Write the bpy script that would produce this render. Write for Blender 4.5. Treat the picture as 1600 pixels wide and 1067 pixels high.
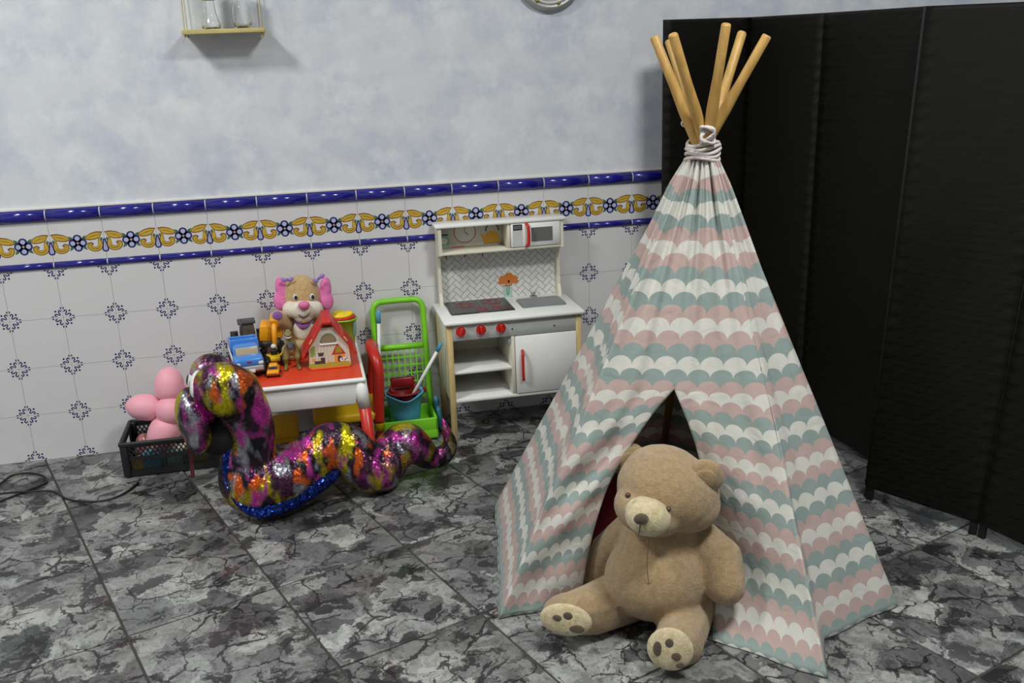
import bpy, bmesh, math, random
from mathutils import Vector as V, Matrix as M, Euler
random.seed(7)
for o in list(bpy.data.objects): bpy.data.objects.remove(o)
S = bpy.context.scene
COL = S.collection
# ------------------------------------------------------------------ camera
CP = V((1.1755846, -4.0823533, 1.5809678)); FPX = 1519.39
CF = V((0.19798414, 0.93612215, -0.2906503)); CR = V((0.9755518, -0.21704145, -0.03452094)); CU = V((0.09539898, 0.27670983, 0.95620641))
cam = bpy.data.cameras.new('camera'); co = bpy.data.objects.new('camera', cam); COL.objects.link(co)
cam.sensor_width = 36; cam.lens = 36 * FPX / 1600; cam.clip_start = .05
m4 = M((( CR.x, CU.x, -CF.x, CP.x), (CR.y, CU.y, -CF.y, CP.y), (CR.z, CU.z, -CF.z, CP.z), (0, 0, 0, 1)))
co.matrix_world = m4
S.camera = co
# ------------------------------------------------------------------ world, exposure, lamps
wd = bpy.data.worlds.new('world'); S.world = wd; wd.use_nodes = True
wd.node_tree.nodes['Background'].inputs[0].default_value = (.75, .8, .9, 1)
wd.node_tree.nodes['Background'].inputs[1].default_value = 0.05
S.view_settings.view_transform = 'Standard'; S.view_settings.look = 'None'
S.view_settings.gamma = 1; S.view_settings.use_curve_mapping = False
S.view_settings.exposure = -0.06
LAMPS = [((-.55, -1.95, 3.46), 80, (.55, .55)), ((2.6, -3.0, 3.46), 94, (.62, .62)), ((-1.6, -4.6, 3.46), 30, (.62, .62))]  # first is the key lamp; second and third are added to even out brightness
LAMPCOL = (.985, 1.0, .965)

def at(px, py, y):
    d = CF + CR * ((px - 800) / FPX) - CU * ((py - 533.5) / FPX)
    return CP + d * ((y - CP.y) / d.y)
def fl(px, py, z=0):
    d = CF + CR * ((px - 800) / FPX) - CU * ((py - 533.5) / FPX)
    return CP + d * ((z - CP.z) / d.z)
# ------------------------------------------------------------------ materials
def lin(c):
    if isinstance(c, str): c = [int(c[i:i+2], 16) / 255 for i in (0, 2, 4)]
    return tuple(x / 12.92 if x <= .04045 else ((x + .055) / 1.055) ** 2.4 for x in c)
class E:
    """expression wrapper over shader sockets"""
    nt = None
    def __init__(s, k): s.k = k
    @staticmethod
    def op(o, *a):
        n = E.nt.nodes.new('ShaderNodeMath'); n.operation = o
        for i, x in enumerate(a):
            if isinstance(x, E): E.nt.links.new(x.k, n.inputs[i])
            else: n.inputs[i].default_value = x
        return E(n.outputs[0])
    def __add__(s, o): return E.op('ADD', s, o)
    def __sub__(s, o): return E.op('SUBTRACT', s, o)
    def __rsub__(s, o): return E.op('SUBTRACT', o, s)
    def __mul__(s, o): return E.op('MULTIPLY', s, o)
    def __truediv__(s, o): return E.op('DIVIDE', s, o)
    def floor(s): return E.op('FLOOR', s)
    def fract(s): return E.op('FRACT', s)
    def gt(s, o): return E.op('GREATER_THAN', s, o)
    def sqrt(s): return E.op('SQRT', s)
    def mod(s, o): return E.op('FLOORED_MODULO', s, o)
MATS = {}
def base_mat(name):
    m = bpy.data.materials.new(name); m.use_nodes = True
    nt = m.node_tree; b = nt.nodes['Principled BSDF']
    return m, nt, b, nt.nodes.new, nt.links.new
def mat(name, col, rough=.5, metal=0, var=.06, vs=14., bump=0., bs=60., sheen=0., coat=0., trans=0., spec=.5, emis=None):
    if name in MATS: return MATS[name]
    m, nt, b, new, lk = base_mat(name)
    c = lin(col); tc = new('ShaderNodeTexCoord'); nz = new('ShaderNodeTexNoise')
    nz.inputs['Scale'].default_value = vs; nz.inputs['Detail'].default_value = 4; lk(tc.outputs['Object'], nz.inputs['Vector'])
    mx = new('ShaderNodeMix'); mx.data_type = 'RGBA'
    mx.inputs[6].default_value = (*[x * (1 - var) for x in c], 1); mx.inputs[7].default_value = (*[min(1, x * (1 + var)) for x in c], 1)
    lk(nz.outputs['Fac'], mx.inputs[0]); lk(mx.outputs[2], b.inputs['Base Color'])
    b.inputs['Roughness'].default_value = rough; b.inputs['Metallic'].default_value = metal
    b.inputs['Specular IOR Level'].default_value = spec
    b.inputs['Sheen Weight'].default_value = sheen; b.inputs['Coat Weight'].default_value = coat
    b.inputs['Transmission Weight'].default_value = trans
    if emis:
        b.inputs['Emission Color'].default_value = (*LAMPCOL, 1); b.inputs['Emission Strength'].default_value = emis
    if bump:
        n2 = new('ShaderNodeTexNoise'); n2.inputs['Scale'].default_value = bs; n2.inputs['Detail'].default_value = 3
        lk(tc.outputs['Object'], n2.inputs['Vector'])
        bp = new('ShaderNodeBump'); bp.inputs['Strength'].default_value = bump; bp.inputs['Distance'].default_value = .01
        lk(n2.outputs['Fac'], bp.inputs['Height']); lk(bp.outputs[0], b.inputs['Normal'])
    MATS[name] = m; return m
def ramp(nt, stops, interp='LINEAR'):
    r = nt.nodes.new('ShaderNodeValToRGB'); cr = r.color_ramp; cr.interpolation = interp
    while len(cr.elements) < len(stops): cr.elements.new(.5)
    for e, (p, c) in zip(cr.elements, stops): e.position = p; e.color = (*lin(c), 1)
    return r
def noise(nt, vec, scale, detail=4, rough=.5, dist=0):
    n = nt.nodes.new('ShaderNodeTexNoise'); n.inputs['Scale'].default_value = scale; n.inputs['Detail'].default_value = detail
    n.inputs['Roughness'].default_value = rough; n.inputs['Distortion'].default_value = dist
    nt.links.new(vec, n.inputs['Vector']); return n
def mixc(nt, fac, a, b):
    mx = nt.nodes.new('ShaderNodeMix'); mx.data_type = 'RGBA'
    for i, x in ((0, fac), (6, a), (7, b)):
        if hasattr(x, 'links') or isinstance(x, bpy.types.NodeSocket): nt.links.new(x, mx.inputs[i])
        elif i == 0: mx.inputs[0].default_value = x
        else: mx.inputs[i].default_value = (*lin(x), 1)
    return mx.outputs[2]
def plaster_mat():
    m, nt, b, new, lk = base_mat('sponged_plaster')
    tc = new('ShaderNodeTexCoord').outputs['Object']
    a = noise(nt, tc, 5.2, 7, .6); r1 = ramp(nt, [(.44, (0, 0, 0)), (.68, (1, 1, 1))]); lk(a.outputs['Fac'], r1.inputs[0])
    c1 = mixc(nt, r1.outputs[0], 'd3d6da', 'bfc4d3')
    a2 = noise(nt, tc, 9, 8, .62); r2 = ramp(nt, [(.48, (0, 0, 0)), (.72, (1, 1, 1))]); lk(a2.outputs['Fac'], r2.inputs[0])
    c2 = mixc(nt, r2.outputs[0], c1, 'dfe2e4')
    lk(c2, b.inputs['Base Color']); b.inputs['Roughness'].default_value = .75
    n = noise(nt, tc, 45, 4); bp = new('ShaderNodeBump'); bp.inputs['Strength'].default_value = .12; bp.inputs['Distance'].default_value = .01
    lk(n.outputs['Fac'], bp.inputs['Height']); lk(bp.outputs[0], b.inputs['Normal'])
    return m
def marble_mat():
    m, nt, b, new, lk = base_mat('grey_marble_tile'); E.nt = nt
    tc = new('ShaderNodeTexCoord'); oi = new('ShaderNodeObjectInfo')
    mul = new('ShaderNodeVectorMath'); mul.operation = 'MULTIPLY_ADD'
    cmb = new('ShaderNodeCombineXYZ'); lk(oi.outputs['Random'], cmb.inputs[0]); lk(oi.outputs['Random'], cmb.inputs[1])
    mul.inputs[1].default_value = (37, 61, 0); lk(cmb.outputs[0], mul.inputs[0]); lk(tc.outputs['Object'], mul.inputs[2])
    p = mul.outputs[0]
    ds = noise(nt, p, 9, 6, .65); dm = new('ShaderNodeVectorMath'); dm.operation = 'MULTIPLY_ADD'
    dm.inputs[1].default_value = (.2, .2, 0); lk(ds.outputs['Color'], dm.inputs[0]); lk(p, dm.inputs[2]); q = dm.outputs[0]
    vo = new('ShaderNodeTexVoronoi'); vo.inputs['Scale'].default_value = 8; lk(q, vo.inputs['Vector'])
    sep = new('ShaderNodeSeparateColor'); lk(vo.outputs['Color'], sep.inputs[0])
    rc = ramp(nt, [(0, '575858'), (.3, '787978'), (.6, '929391'), (1, 'a9aaa5')]); lk(sep.outputs[0], rc.inputs[0])
    fine = noise(nt, q, 18, 10, .75); rf = ramp(nt, [(.36, '38383b'), (.54, 'ffffff')]); lk(fine.outputs['Fac'], rf.inputs[0])
    mu = new('ShaderNodeMix'); mu.data_type = 'RGBA'; mu.blend_type = 'MULTIPLY'; mu.inputs[0].default_value = .8
    lk(rc.outputs[0], mu.inputs[6]); lk(rf.outputs[0], mu.inputs[7])
    d2 = noise(nt, p, 20, 5, .6); dm2 = new('ShaderNodeVectorMath'); dm2.operation = 'MULTIPLY_ADD'
    dm2.inputs[1].default_value = (.06, .06, 0); lk(d2.outputs['Color'], dm2.inputs[0]); lk(p, dm2.inputs[2])
    ve = new('ShaderNodeTexVoronoi'); ve.feature = 'DISTANCE_TO_EDGE'; ve.inputs['Scale'].default_value = 8; lk(dm2.outputs[0], ve.inputs['Vector'])
    wv = noise(nt, p, 9, 3); thr = (E(wv.outputs['Fac']) - .42) * .16
    vein = E.op('LESS_THAN', E(ve.outputs[0]), thr)
    c = mixc(nt, (vein * .85).k, mu.outputs[2], '1f1d22')
    bl = noise(nt, q, 9, 10, .72, .2); rb = ramp(nt, [(.525, (0, 0, 0)), (.56, (.95, .95, .95))]); lk(bl.outputs['Fac'], rb.inputs[0])
    tn = noise(nt, p, 5, 2); rt = ramp(nt, [(.42, '29282c'), (.55, '161518'), (.68, '33252b')]); lk(tn.outputs['Fac'], rt.inputs[0])
    c = mixc(nt, rb.outputs[0], c, rt.outputs[0])
    lk(c, b.inputs['Base Color']); b.inputs['Roughness'].default_value = .33; b.inputs['Specular IOR Level'].default_value = .4
    return m
def scallop_mat():
    m, nt, b, new, lk = base_mat('scallop_print_cotton'); E.nt = nt
    uv = new('ShaderNodeUVMap'); sp = new('ShaderNodeSeparateXYZ'); lk(uv.outputs[0], sp.inputs[0])
    W = .059; r = W / 2; s = .0385
    u = E(sp.outputs[0]); v = E(sp.outputs[1])
    n = (v / s).floor(); par = n.mod(2.0)
    du = ((u / W + par * .5).fract() - .5) * W
    prof = r - E.op('MAXIMUM', (r * r - du * du) if False else (E.op('MULTIPLY', du, du) * -1.0 + r * r), 0.0).sqrt()
    fv = (v / s).fract() * s
    row = n - 1.0 + E.op('GREATER_THAN', fv, prof)
    k = (row.mod(6.0) + .5) / 6.0
    WH, TE, PI = 'e4e2da', 'a0afab', 'cfb6af'
    rc = ramp(nt, [(0, WH), (1/6, TE), (2/6, PI), (3/6, WH), (4/6, PI), (5/6, TE)], 'CONSTANT'); lk(k.k, rc.inputs[0])
    lk(rc.outputs[0], b.inputs['Base Color']); b.inputs['Roughness'].default_value = .85
    b.inputs['Sheen Weight'].default_value = .15
    tr = new('ShaderNodeBsdfTranslucent'); lk(rc.outputs[0], tr.inputs[0])
    ms = new('ShaderNodeMixShader'); ms.inputs[0].default_value = .3
    lk(b.outputs[0], ms.inputs[1]); lk(tr.outputs[0], ms.inputs[2]); lk(ms.outputs[0], nt.nodes['Material Output'].inputs[0])
    tc = new('ShaderNodeTexCoord').outputs['Object']; nz = noise(nt, tc, 16, 4, .5, 1.)
    bp = new('ShaderNodeBump'); bp.inputs['Strength'].default_value = .35; bp.inputs['Distance'].default_value = .012
    lk(nz.outputs['Fac'], bp.inputs['Height']); lk(bp.outputs[0], b.inputs['Normal'])
    return m
def glitter(nt, tc, scale, amt, b):
    vo = nt.nodes.new('ShaderNodeTexVoronoi'); vo.inputs['Scale'].default_value = scale; nt.links.new(tc, vo.inputs['Vector'])
    ge = nt.nodes.new('ShaderNodeNewGeometry')
    a = nt.nodes.new('ShaderNodeVectorMath'); a.operation = 'SUBTRACT'; a.inputs[1].default_value = (.5, .5, .5); nt.links.new(vo.outputs['Color'], a.inputs[0])
    m_ = nt.nodes.new('ShaderNodeVectorMath'); m_.operation = 'MULTIPLY_ADD'; m_.inputs[1].default_value = (amt, amt, amt); nt.links.new(a.outputs[0], m_.inputs[0]); nt.links.new(ge.outputs['Normal'], m_.inputs[2])
    n_ = nt.nodes.new('ShaderNodeVectorMath'); n_.operation = 'NORMALIZE'; nt.links.new(m_.outputs[0], n_.inputs[0]); nt.links.new(n_.outputs[0], b.inputs['Normal'])
    return vo
def rainbow_mat():
    m, nt, b, new, lk = base_mat('rainbow_foil_fabric'); E.nt = nt
    tc = new('ShaderNodeTexCoord').outputs['Object']
    def msk(off, sc, lo, hi):
        mp = new('ShaderNodeMapping'); mp.inputs['Location'].default_value = off; mp.inputs['Scale'].default_value = (1.5, 1.0, .75); lk(tc, mp.inputs['Vector'])
        q = noise(nt, mp.outputs[0], sc, 2, .5, .3); rr = ramp(nt, [(lo, (0, 0, 0)), (hi, (1, 1, 1))]); lk(q.outputs['Fac'], rr.inputs[0]); return rr.outputs[0]
    c = mixc(nt, msk((0, 0, 0), 8, .4, .6), '2c2a2f', '55304c')
    c = mixc(nt, msk((3.1, 7, 2), 11, .53, .66), c, 'a5a6b0')
    c = mixc(nt, msk((9.1, 1, 5), 10, .52, .64), c, 'cdbb20')
    c = mixc(nt, msk((5.7, 3, 8), 11, .53, .65), c, 'cf46ac')
    c = mixc(nt, msk((1.3, 9, 4), 11, .60, .68), c, 'e0662c')
    lk(c, b.inputs['Base Color'])
    b.inputs['Metallic'].default_value = .85
    glitter(nt, tc, 170, .5, b); b.inputs['Roughness'].default_value = .34
    return m
def sequin_mat():
    m, nt, b, new, lk = base_mat('blue_sequins')
    tc = new('ShaderNodeTexCoord').outputs['Object']
    vo = new('ShaderNodeTexVoronoi'); vo.inputs['Scale'].default_value = 130; lk(tc, vo.inputs['Vector'])
    r = ramp(nt, [(0, '0c1848'), (.6, '1c3590'), (1, '4a68cc')]); lk(vo.outputs['Color'], r.inputs[0]); lk(r.outputs[0], b.inputs['Base Color'])
    b.inputs['Metallic'].default_value = .9; b.inputs['Roughness'].default_value = .2
    glitter(nt, tc, 130, 1.3, b)
    return m
def plush_mat(name, col, dark, bump=.5, s=220):
    m, nt, b, new, lk = base_mat(name)
    tc = new('ShaderNodeTexCoord').outputs['Object']
    n = noise(nt, tc, 60, 8, .8); rr = ramp(nt, [(.38, dark), (.60, col)]); lk(n.outputs['Fac'], rr.inputs[0])
    lk(rr.outputs[0], b.inputs['Base Color']); b.inputs['Roughness'].default_value = .95; b.inputs['Sheen Weight'].default_value = .35; b.inputs['Sheen Roughness'].default_value = .6
    b.inputs['Specular IOR Level'].default_value = .15
    n2 = noise(nt, tc, s, 4, .7); bp = new('ShaderNodeBump'); bp.inputs['Strength'].default_value = bump; bp.inputs['Distance'].default_value = .008
    lk(n2.outputs['Fac'], bp.inputs['Height']); lk(bp.outputs[0], b.inputs['Normal'])
    return m
def weave_mat():
    m, nt, b, new, lk = base_mat('dark_woven_paper')
    tc = new('ShaderNodeTexCoord').outputs['Object']; mp = new('ShaderNodeMapping'); mp.inputs['Scale'].default_value = (1, 1, 14); lk(tc, mp.inputs['Vector'])
    n = noise(nt, mp.outputs[0], 9, 5, .6); rr = ramp(nt, [(.3, '0a0906'), (.7, '14120c')]); lk(n.outputs['Fac'], rr.inputs[0])
    lk(rr.outputs[0], b.inputs['Base Color']); b.inputs['Roughness'].default_value = .55; b.inputs['Specular IOR Level'].default_value = .22
    return m
def wood_mat(name, a, c, sc=(6, 6, 1.2)):
    m, nt, b, new, lk = base_mat(name)
    tc = new('ShaderNodeTexCoord').outputs['Object']; mp = new('ShaderNodeMapping'); mp.inputs['Scale'].default_value = sc; lk(tc, mp.inputs['Vector'])
    n = noise(nt, mp.outputs[0], 9, 5, .6, .4); rr = ramp(nt, [(.3, a), (.7, c)]); lk(n.outputs['Fac'], rr.inputs[0])
    lk(rr.outputs[0], b.inputs['Base Color']); b.inputs['Roughness'].default_value = .5
    return m
def glass_mat():
    m, nt, b, new, lk = base_mat('clear_glass')
    tc = new('ShaderNodeTexCoord').outputs['Object']; n = noise(nt, tc, 6); rr = ramp(nt, [(.3, 'fafcfa'), (.7, 'ffffff')]); lk(n.outputs['Fac'], rr.inputs[0]); lk(rr.outputs[0], b.inputs['Base Color'])
    b.inputs['Transmission Weight'].default_value = 1; b.inputs['Roughness'].default_value = .03; b.inputs['IOR'].default_value = 1.35
    return m
PLASTER = plaster_mat(); MARBLE = marble_mat(); SCALLOP = scallop_mat(); RAINBOW = rainbow_mat(); SEQUIN = sequin_mat(); WEAVE = weave_mat(); GLASS = glass_mat()
POLE = wood_mat('honey_pole_wood', 'a9813f', 'c29c58'); PINE = wood_mat('pale_pine', 'c2a972', 'd4bd8a'); SHELFW = wood_mat('shelf_wood', 'b5a566', 'cbbb80', (1.2, 6, 6))
FUR = plush_mat('tan_plush', 'b3966c', '9b7f57', .8); FURL = plush_mat('cream_plush', 'd6c7a2', 'b5a37a'); FURD = plush_mat('brown_felt', '5b4c38', '463a2a')
DOGF = plush_mat('beige_plush', 'c9a97a', 'b08e5e', .25); DOGW = plush_mat('white_plush', 'e6ddcc', 'd2c7b4', .2); PINKF = plush_mat('pink_felt', 'ea7fb8', 'd968a4', .2); PURP = plush_mat('purple_felt', '9a63ad', '804a96', .2)
WHITE = mat('white_lacquer', 'ecece8', .4, var=.03); CREAM = mat('cream_board', 'dcd8c4', .45, var=.03); GREYP = mat('grey_board', 'b9bbb8', .5, var=.03)
TILE = mat('white_glaze', 'd6d4d5', .12, var=.02, vs=5, coat=.3); COBALT = mat('cobalt_glaze', '201d80', .2, var=.15, vs=9, coat=.4); NAVY = mat('navy_print', '232260', .25)
LAV = mat('lavender_print', 'b2b4d6', .25); YEL = mat('ochre_print', 'c8a63a', .25, var=.15, vs=60); BRN = mat('brown_print', '7d4f22', .25); GRN = mat('green_print', '3f6b45', .25)
GROUT = mat('pale_grout', 'dedbd6', .9); FGROUT = mat('dark_floor_grout', '3c3936', .9); CEIL = mat('ceiling_paint', 'd8d9da', .8)
RED = mat('red_plastic', 'c42a20', .35); REDT = mat('orange_red_tabletop', 'd43f20', .4); DRED = mat('dark_red_plastic', '8e1a22', .35); YELP = mat('yellow_plastic', 'e2b71a', .38); ORAN = mat('amber_plastic', 'f0a21a', .38)
BLUE = mat('light_blue_plastic', '55a9cc', .35); TBLUE = mat('truck_blue', '3f83d6', .3, coat=.4); DBLUE = mat('deep_blue_plastic', '2b3490', .4); LIME = mat('lime_plastic', '7fcf2a', .38)
BLACK = mat('black_plastic', '1b1b1d', .45); DGREY = mat('dark_grey_plastic', '3d3d40', .45); LGREY = mat('light_grey_plastic', 'a2a5a8', .4); STEEL = mat('brushed_steel', '8d9094', .35, .6)
PINK = mat('pink_balloon', 'eea5b4', .5, var=.03, sheen=.3); ROPE = mat('cotton_rope', 'cfc6c0', .9, bump=.5, bs=150); OLIVE = mat('olive_rubber', '7f7340', .5, var=.35, vs=30, bump=.3, bs=90); TEALP = mat('teal_print', '8fb0ac', .5)
# ------------------------------------------------------------------ mesh builder
class MB:
    def __init__(s): s.bm = bmesh.new(); s.mats = []; s.uv = None
    def mi(s, m):
        if m not in s.mats: s.mats.append(m)
        return s.mats.index(m)
    def _tag(s, faces, m, smooth):
        i = s.mi(m)
        for f in faces: f.material_index = i; f.smooth = smooth
    def box(s, c, size, m, bev=0, rot=None, seg=2, taper=None):
        r = bmesh.ops.create_cube(s.bm, size=1); vs = r['verts']
        for v in vs:
            k = 1
            if taper and v.co.z > 0: v.co.x *= taper[0]; v.co.y *= taper[1]
            v.co = V((v.co.x * size[0], v.co.y * size[1], v.co.z * size[2]))
        fs = set(f for v in vs for f in v.link_faces)
        if bev:
            es = list(set(e for v in vs for e in v.link_edges))
            r2 = bmesh.ops.bevel(s.bm, geom=es, offset=bev, segments=seg, affect='EDGES', profile=.5)
            vs = list(set(v for f in r2['faces'] for v in f.verts) | set(v for v in vs if v.is_valid))
            fs = set(f for v in vs for f in v.link_faces)
        R = rot.to_matrix() if isinstance(rot, Euler) else rot
        for v in vs:
            if R: v.co = R @ v.co
            v.co += V(c)
        s._tag(fs, m, bool(bev)); return s
    def ell(s, c, r, m, rot=None, sub=3):
        if not hasattr(r, '__len__'): r = (r, r, r)
        R = (rot.to_matrix() if isinstance(rot, Euler) else rot) if rot else M.Identity(3)
        q = bmesh.ops.create_icosphere(s.bm, subdivisions=sub, radius=1)
        for v in q['verts']: v.co = R @ V((v.co.x * r[0], v.co.y * r[1], v.co.z * r[2])) + V(c)
        s._tag(set(f for v in q['verts'] for f in v.link_faces), m, True); return s
    def tube(s, pts, rad, m, n=10, caps=True, closed=False, flat=None):
        pts = [V(p) for p in pts]; N = len(pts)
        if not hasattr(rad, '__len__'): rad = [rad] * N
        rings = []; up = V((0, 0, 1)); prev = None
        for i, p in enumerate(pts):
            a = pts[(i - 1) % N] if (closed or i > 0) else p; b = pts[(i + 1) % N] if (closed or i < N - 1) else p
            t = (b - a).normalized()
            if prev is None:
                x = t.cross(up) if abs(t.dot(up)) < .95 else t.cross(V((1, 0, 0)))
            else: x = prev - t * prev.dot(t)
            x.normalize(); y = t.cross(x); prev = x
            rings.append([s.bm.verts.new(p + (x * math.cos(2 * math.pi * k / n) + y * math.sin(2 * math.pi * k / n)) * rad[i]) for k in range(n)])
        fs = []
        for i in range(N if closed else N - 1):
            A, B = rings[i], rings[(i + 1) % N]
            for k in range(n):
                try: fs.append(s.bm.faces.new((A[k], A[(k + 1) % n], B[(k + 1) % n], B[k])))
                except ValueError: pass
        s._tag(fs, m, True)
        if caps and not closed: s._tag([s.bm.faces.new(rings[0][::-1]), s.bm.faces.new(rings[-1])], m, False)
        return s
    def cyl(s, a, b, r, m, r2=None, n=16): return s.tube([a, b], [r, r if r2 is None else r2], m, n)
    def lathe(s, prof, c, m, n=24, axis=None):
        c = V(c); R = axis if axis else M.Identity(3)
        rings = [[s.bm.verts.new(c + R @ V((r * math.cos(2 * math.pi * k / n), r * math.sin(2 * math.pi * k / n), z))) for k in range(n)] for r, z in prof]
        fs = []
        for A, B in zip(rings, rings[1:]):
            for k in range(n): fs.append(s.bm.faces.new((A[k], A[(k + 1) % n], B[(k + 1) % n], B[k])))
        s._tag(fs, m, True); return s
    def poly(s, pts, m, smooth=False):
        f = s.bm.faces.new([s.bm.verts.new(V(p)) for p in pts]); s._tag([f], m, smooth); return s
    def prism(s, pts2, fn, d, m):
        """outline pts2 mapped by fn(a,b,depth); extruded from 0 to d"""
        A = [s.bm.verts.new(fn(a, b, 0)) for a, b in pts2]; B = [s.bm.verts.new(fn(a, b, d)) for a, b in pts2]
        fs = [s.bm.faces.new(A), s.bm.faces.new(B[::-1])]; n = len(A)
        for i in range(n): fs.append(s.bm.faces.new((A[i], B[i], B[(i + 1) % n], A[(i + 1) % n])))
        s._tag(fs, m, False); return s
    def mesh(s, name):
        bmesh.ops.recalc_face_normals(s.bm, faces=[f for f in s.bm.faces])
        me = bpy.data.meshes.new(name); s.bm.to_mesh(me); s.bm.free()
        for m in s.mats: me.materials.append(m)
        return me
    def build(s, name, parent=None, loc=None, off=None):
        if off is not None:
            for v in s.bm.verts: v.co -= V(off)
        return link(name, s.mesh(name), parent, loc)
def link(name, me, parent=None, loc=None, rot=None):
    o = bpy.data.objects.new(name, me); COL.objects.link(o)
    if parent: o.parent = parent
    if loc is not None: o.location = loc
    if rot is not None: o.rotation_euler = rot
    return o
def tag(o, label=None, cat=None, group=None, kind=None):
    for k, v in (('label', label), ('category', cat), ('group', group), ('kind', kind)):
        if v: o[k] = v
    return o
def thing(name, loc, label, cat, rz=0, group=None):
    o = link(name, None, None, loc, (0, 0, rz)); return tag(o, label, cat, group)
def fuse(name, blobs, m, parent, off=(0, 0, 0), voxel=.008, it=6, fac=.6, loc=None):
    b = MB()
    for q in blobs:
        if q[0] == 'e': b.ell(q[1], q[2], m, q[3] if len(q) > 3 else None)
        else:
            a, ra, c, rc = V(q[1]), q[2], V(q[3]), q[4]; n = max(2, int((c - a).length / (min(ra, rc) * .35)) + 1)
            for i in range(n + 1): b.ell(a.lerp(c, i / n), ra + (rc - ra) * i / n, m, sub=2)
    for v in b.bm.verts: v.co -= V(off)
    me = b.mesh('tmp'); o = bpy.data.objects.new('tmp', me); COL.objects.link(o)
    r = o.modifiers.new('r', 'REMESH'); r.mode = 'VOXEL'; r.voxel_size = voxel; r.use_smooth_shade = True
    s = o.modifiers.new('s', 'SMOOTH'); s.iterations = it; s.factor = fac
    dg = bpy.context.evaluated_depsgraph_get(); nm = bpy.data.meshes.new_from_object(o.evaluated_get(dg))
    bpy.data.objects.remove(o); nm.name = name
    nm.materials.clear(); nm.materials.append(m)
    for p in nm.polygons: p.use_smooth = True
    return link(name, nm, parent, loc)
def crom(P, n=8):
    out = []; P = [V(p) for p in P]
    for i in range(len(P) - 1):
        a = P[max(i - 1, 0)]; b = P[i]; c = P[i + 1]; d = P[min(i + 2, len(P) - 1)]
        for k in range(n):
            t = k / n
            out.append(.5 * ((2 * b) + (c - a) * t + (2 * a - 5 * b + 4 * c - d) * t * t + (3 * b - a - 3 * c + d) * t ** 3))
    out.append(P[-1]); return out
def lerpl(L, n=8):
    out = []
    for a, b in zip(L, L[1:]): out += [a + (b - a) * k / n for k in range(n)]
    return out + [L[-1]]
def arc(cx, cy, r, a0, a1, n=10, ry=None): return [(cx + r * math.cos(math.radians(a0 + (a1 - a0) * i / n)), cy + (ry or r) * math.sin(math.radians(a0 + (a1 - a0) * i / n))) for i in range(n + 1)]
def ribbon(mb, pts, w, fn, d, m):
    """flat painted stroke of width w (or list) along 2-D points"""
    n = len(pts); L = []; R = []
    ws = w if hasattr(w, '__len__') else [w] * n
    for i, p in enumerate(pts):
        a = pts[max(i - 1, 0)]; b = pts[min(i + 1, n - 1)]; tx, ty = b[0] - a[0], b[1] - a[1]; l = math.hypot(tx, ty) or 1
        L.append(fn(p[0] - ty / l * ws[i] / 2, p[1] + tx / l * ws[i] / 2, d)); R.append(fn(p[0] + ty / l * ws[i] / 2, p[1] - tx / l * ws[i] / 2, d))
    for i in range(n - 1): mb.poly([L[i], L[i + 1], R[i + 1], R[i]], m)
# ------------------------------------------------------------------ room shell
X0, X1, Y0, ZC = -3.0, 5.2, -6.6, 3.55
def struct(name, c, size, m): return tag(MB().box((0, 0, 0), size, m).build(name, None, c), kind='structure')
wall_back = struct('wall_back', ((X0 + X1) / 2, .08, ZC / 2), (X1 - X0, .16, ZC), PLASTER); tag(wall_back, 'pale blue-grey sponged plaster wall with tiled dado')
struct('wall_left', (X0 - .08, Y0 / 2, ZC / 2), (.16, -Y0, ZC), PLASTER)
struct('wall_right', (X1 + .08, Y0 / 2, ZC / 2), (.16, -Y0, ZC), PLASTER)
struct('wall_front', ((X0 + X1) / 2, Y0 - .08, ZC / 2), (X1 - X0, .16, ZC), PLASTER)
struct('ceiling', ((X0 + X1) / 2, Y0 / 2, ZC + .06), (X1 - X0, -Y0, .12), CEIL)
floor = struct('floor', ((X0 + X1) / 2, Y0 / 2, -.054), (X1 - X0, -Y0, .10), FGROUT); tag(floor, 'grey marbled tile floor with dark joints')
# floor tiles, laid at an angle to the wall
FA = math.radians(-20.2); FU = V((math.cos(FA + math.radians(40.4)), math.sin(FA + math.radians(40.4)), 0)); FU = V((math.cos(math.radians(20.2)), math.sin(math.radians(20.2)), 0)); FV = V((-FU.y, FU.x, 0))
TW, TH, G = .443, .497, .0035
U0, V0 = .03, -1.075
tile_me = MB().box((0, 0, -.005), (TW - 2 * G, TH - 2 * G, .010), MARBLE, .0015, seg=1).mesh('floor_tile')
fcen = V(((X0 + X1) / 2, Y0 / 2, -.054)); ntile = 0
for i in range(-7, 16):
    for j in range(-14, 8):
        c = FU * (U0 + (i + .5) * TW) + FV * (V0 + (j + .5) * TH)
        hx = abs(FU.x) * TW / 2 + abs(FV.x) * TH / 2; hy = abs(FU.y) * TW / 2 + abs(FV.y) * TH / 2
        if c.x + hx < -1.3 or c.x - hx > 4.6 or c.y - hy > -.001 or c.y + hy < -4.3: continue
        if c.y + hy > -.002:
            b = MB().box((0, 0, -.005), (TW - 2 * G, TH - 2 * G, .010), MARBLE)
            inv = M.Rotation(-math.radians(20.2), 3, 'Z')
            bmesh.ops.bisect_plane(b.bm, geom=b.bm.verts[:] + b.bm.edges[:] + b.bm.faces[:], plane_co=inv @ (V((0, -.007, 0)) - c), plane_no=inv @ V((0, 1, 0)), clear_outer=True)
            if len(b.bm.verts) < 4: continue
            bmesh.ops.holes_fill(b.bm, edges=b.bm.edges[:])
            me = b.mesh('floor_tile')
        else: me = tile_me
        link('floor_tile', me, floor, c - fcen, (0, 0, math.radians(20.2))); ntile += 1
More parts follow.
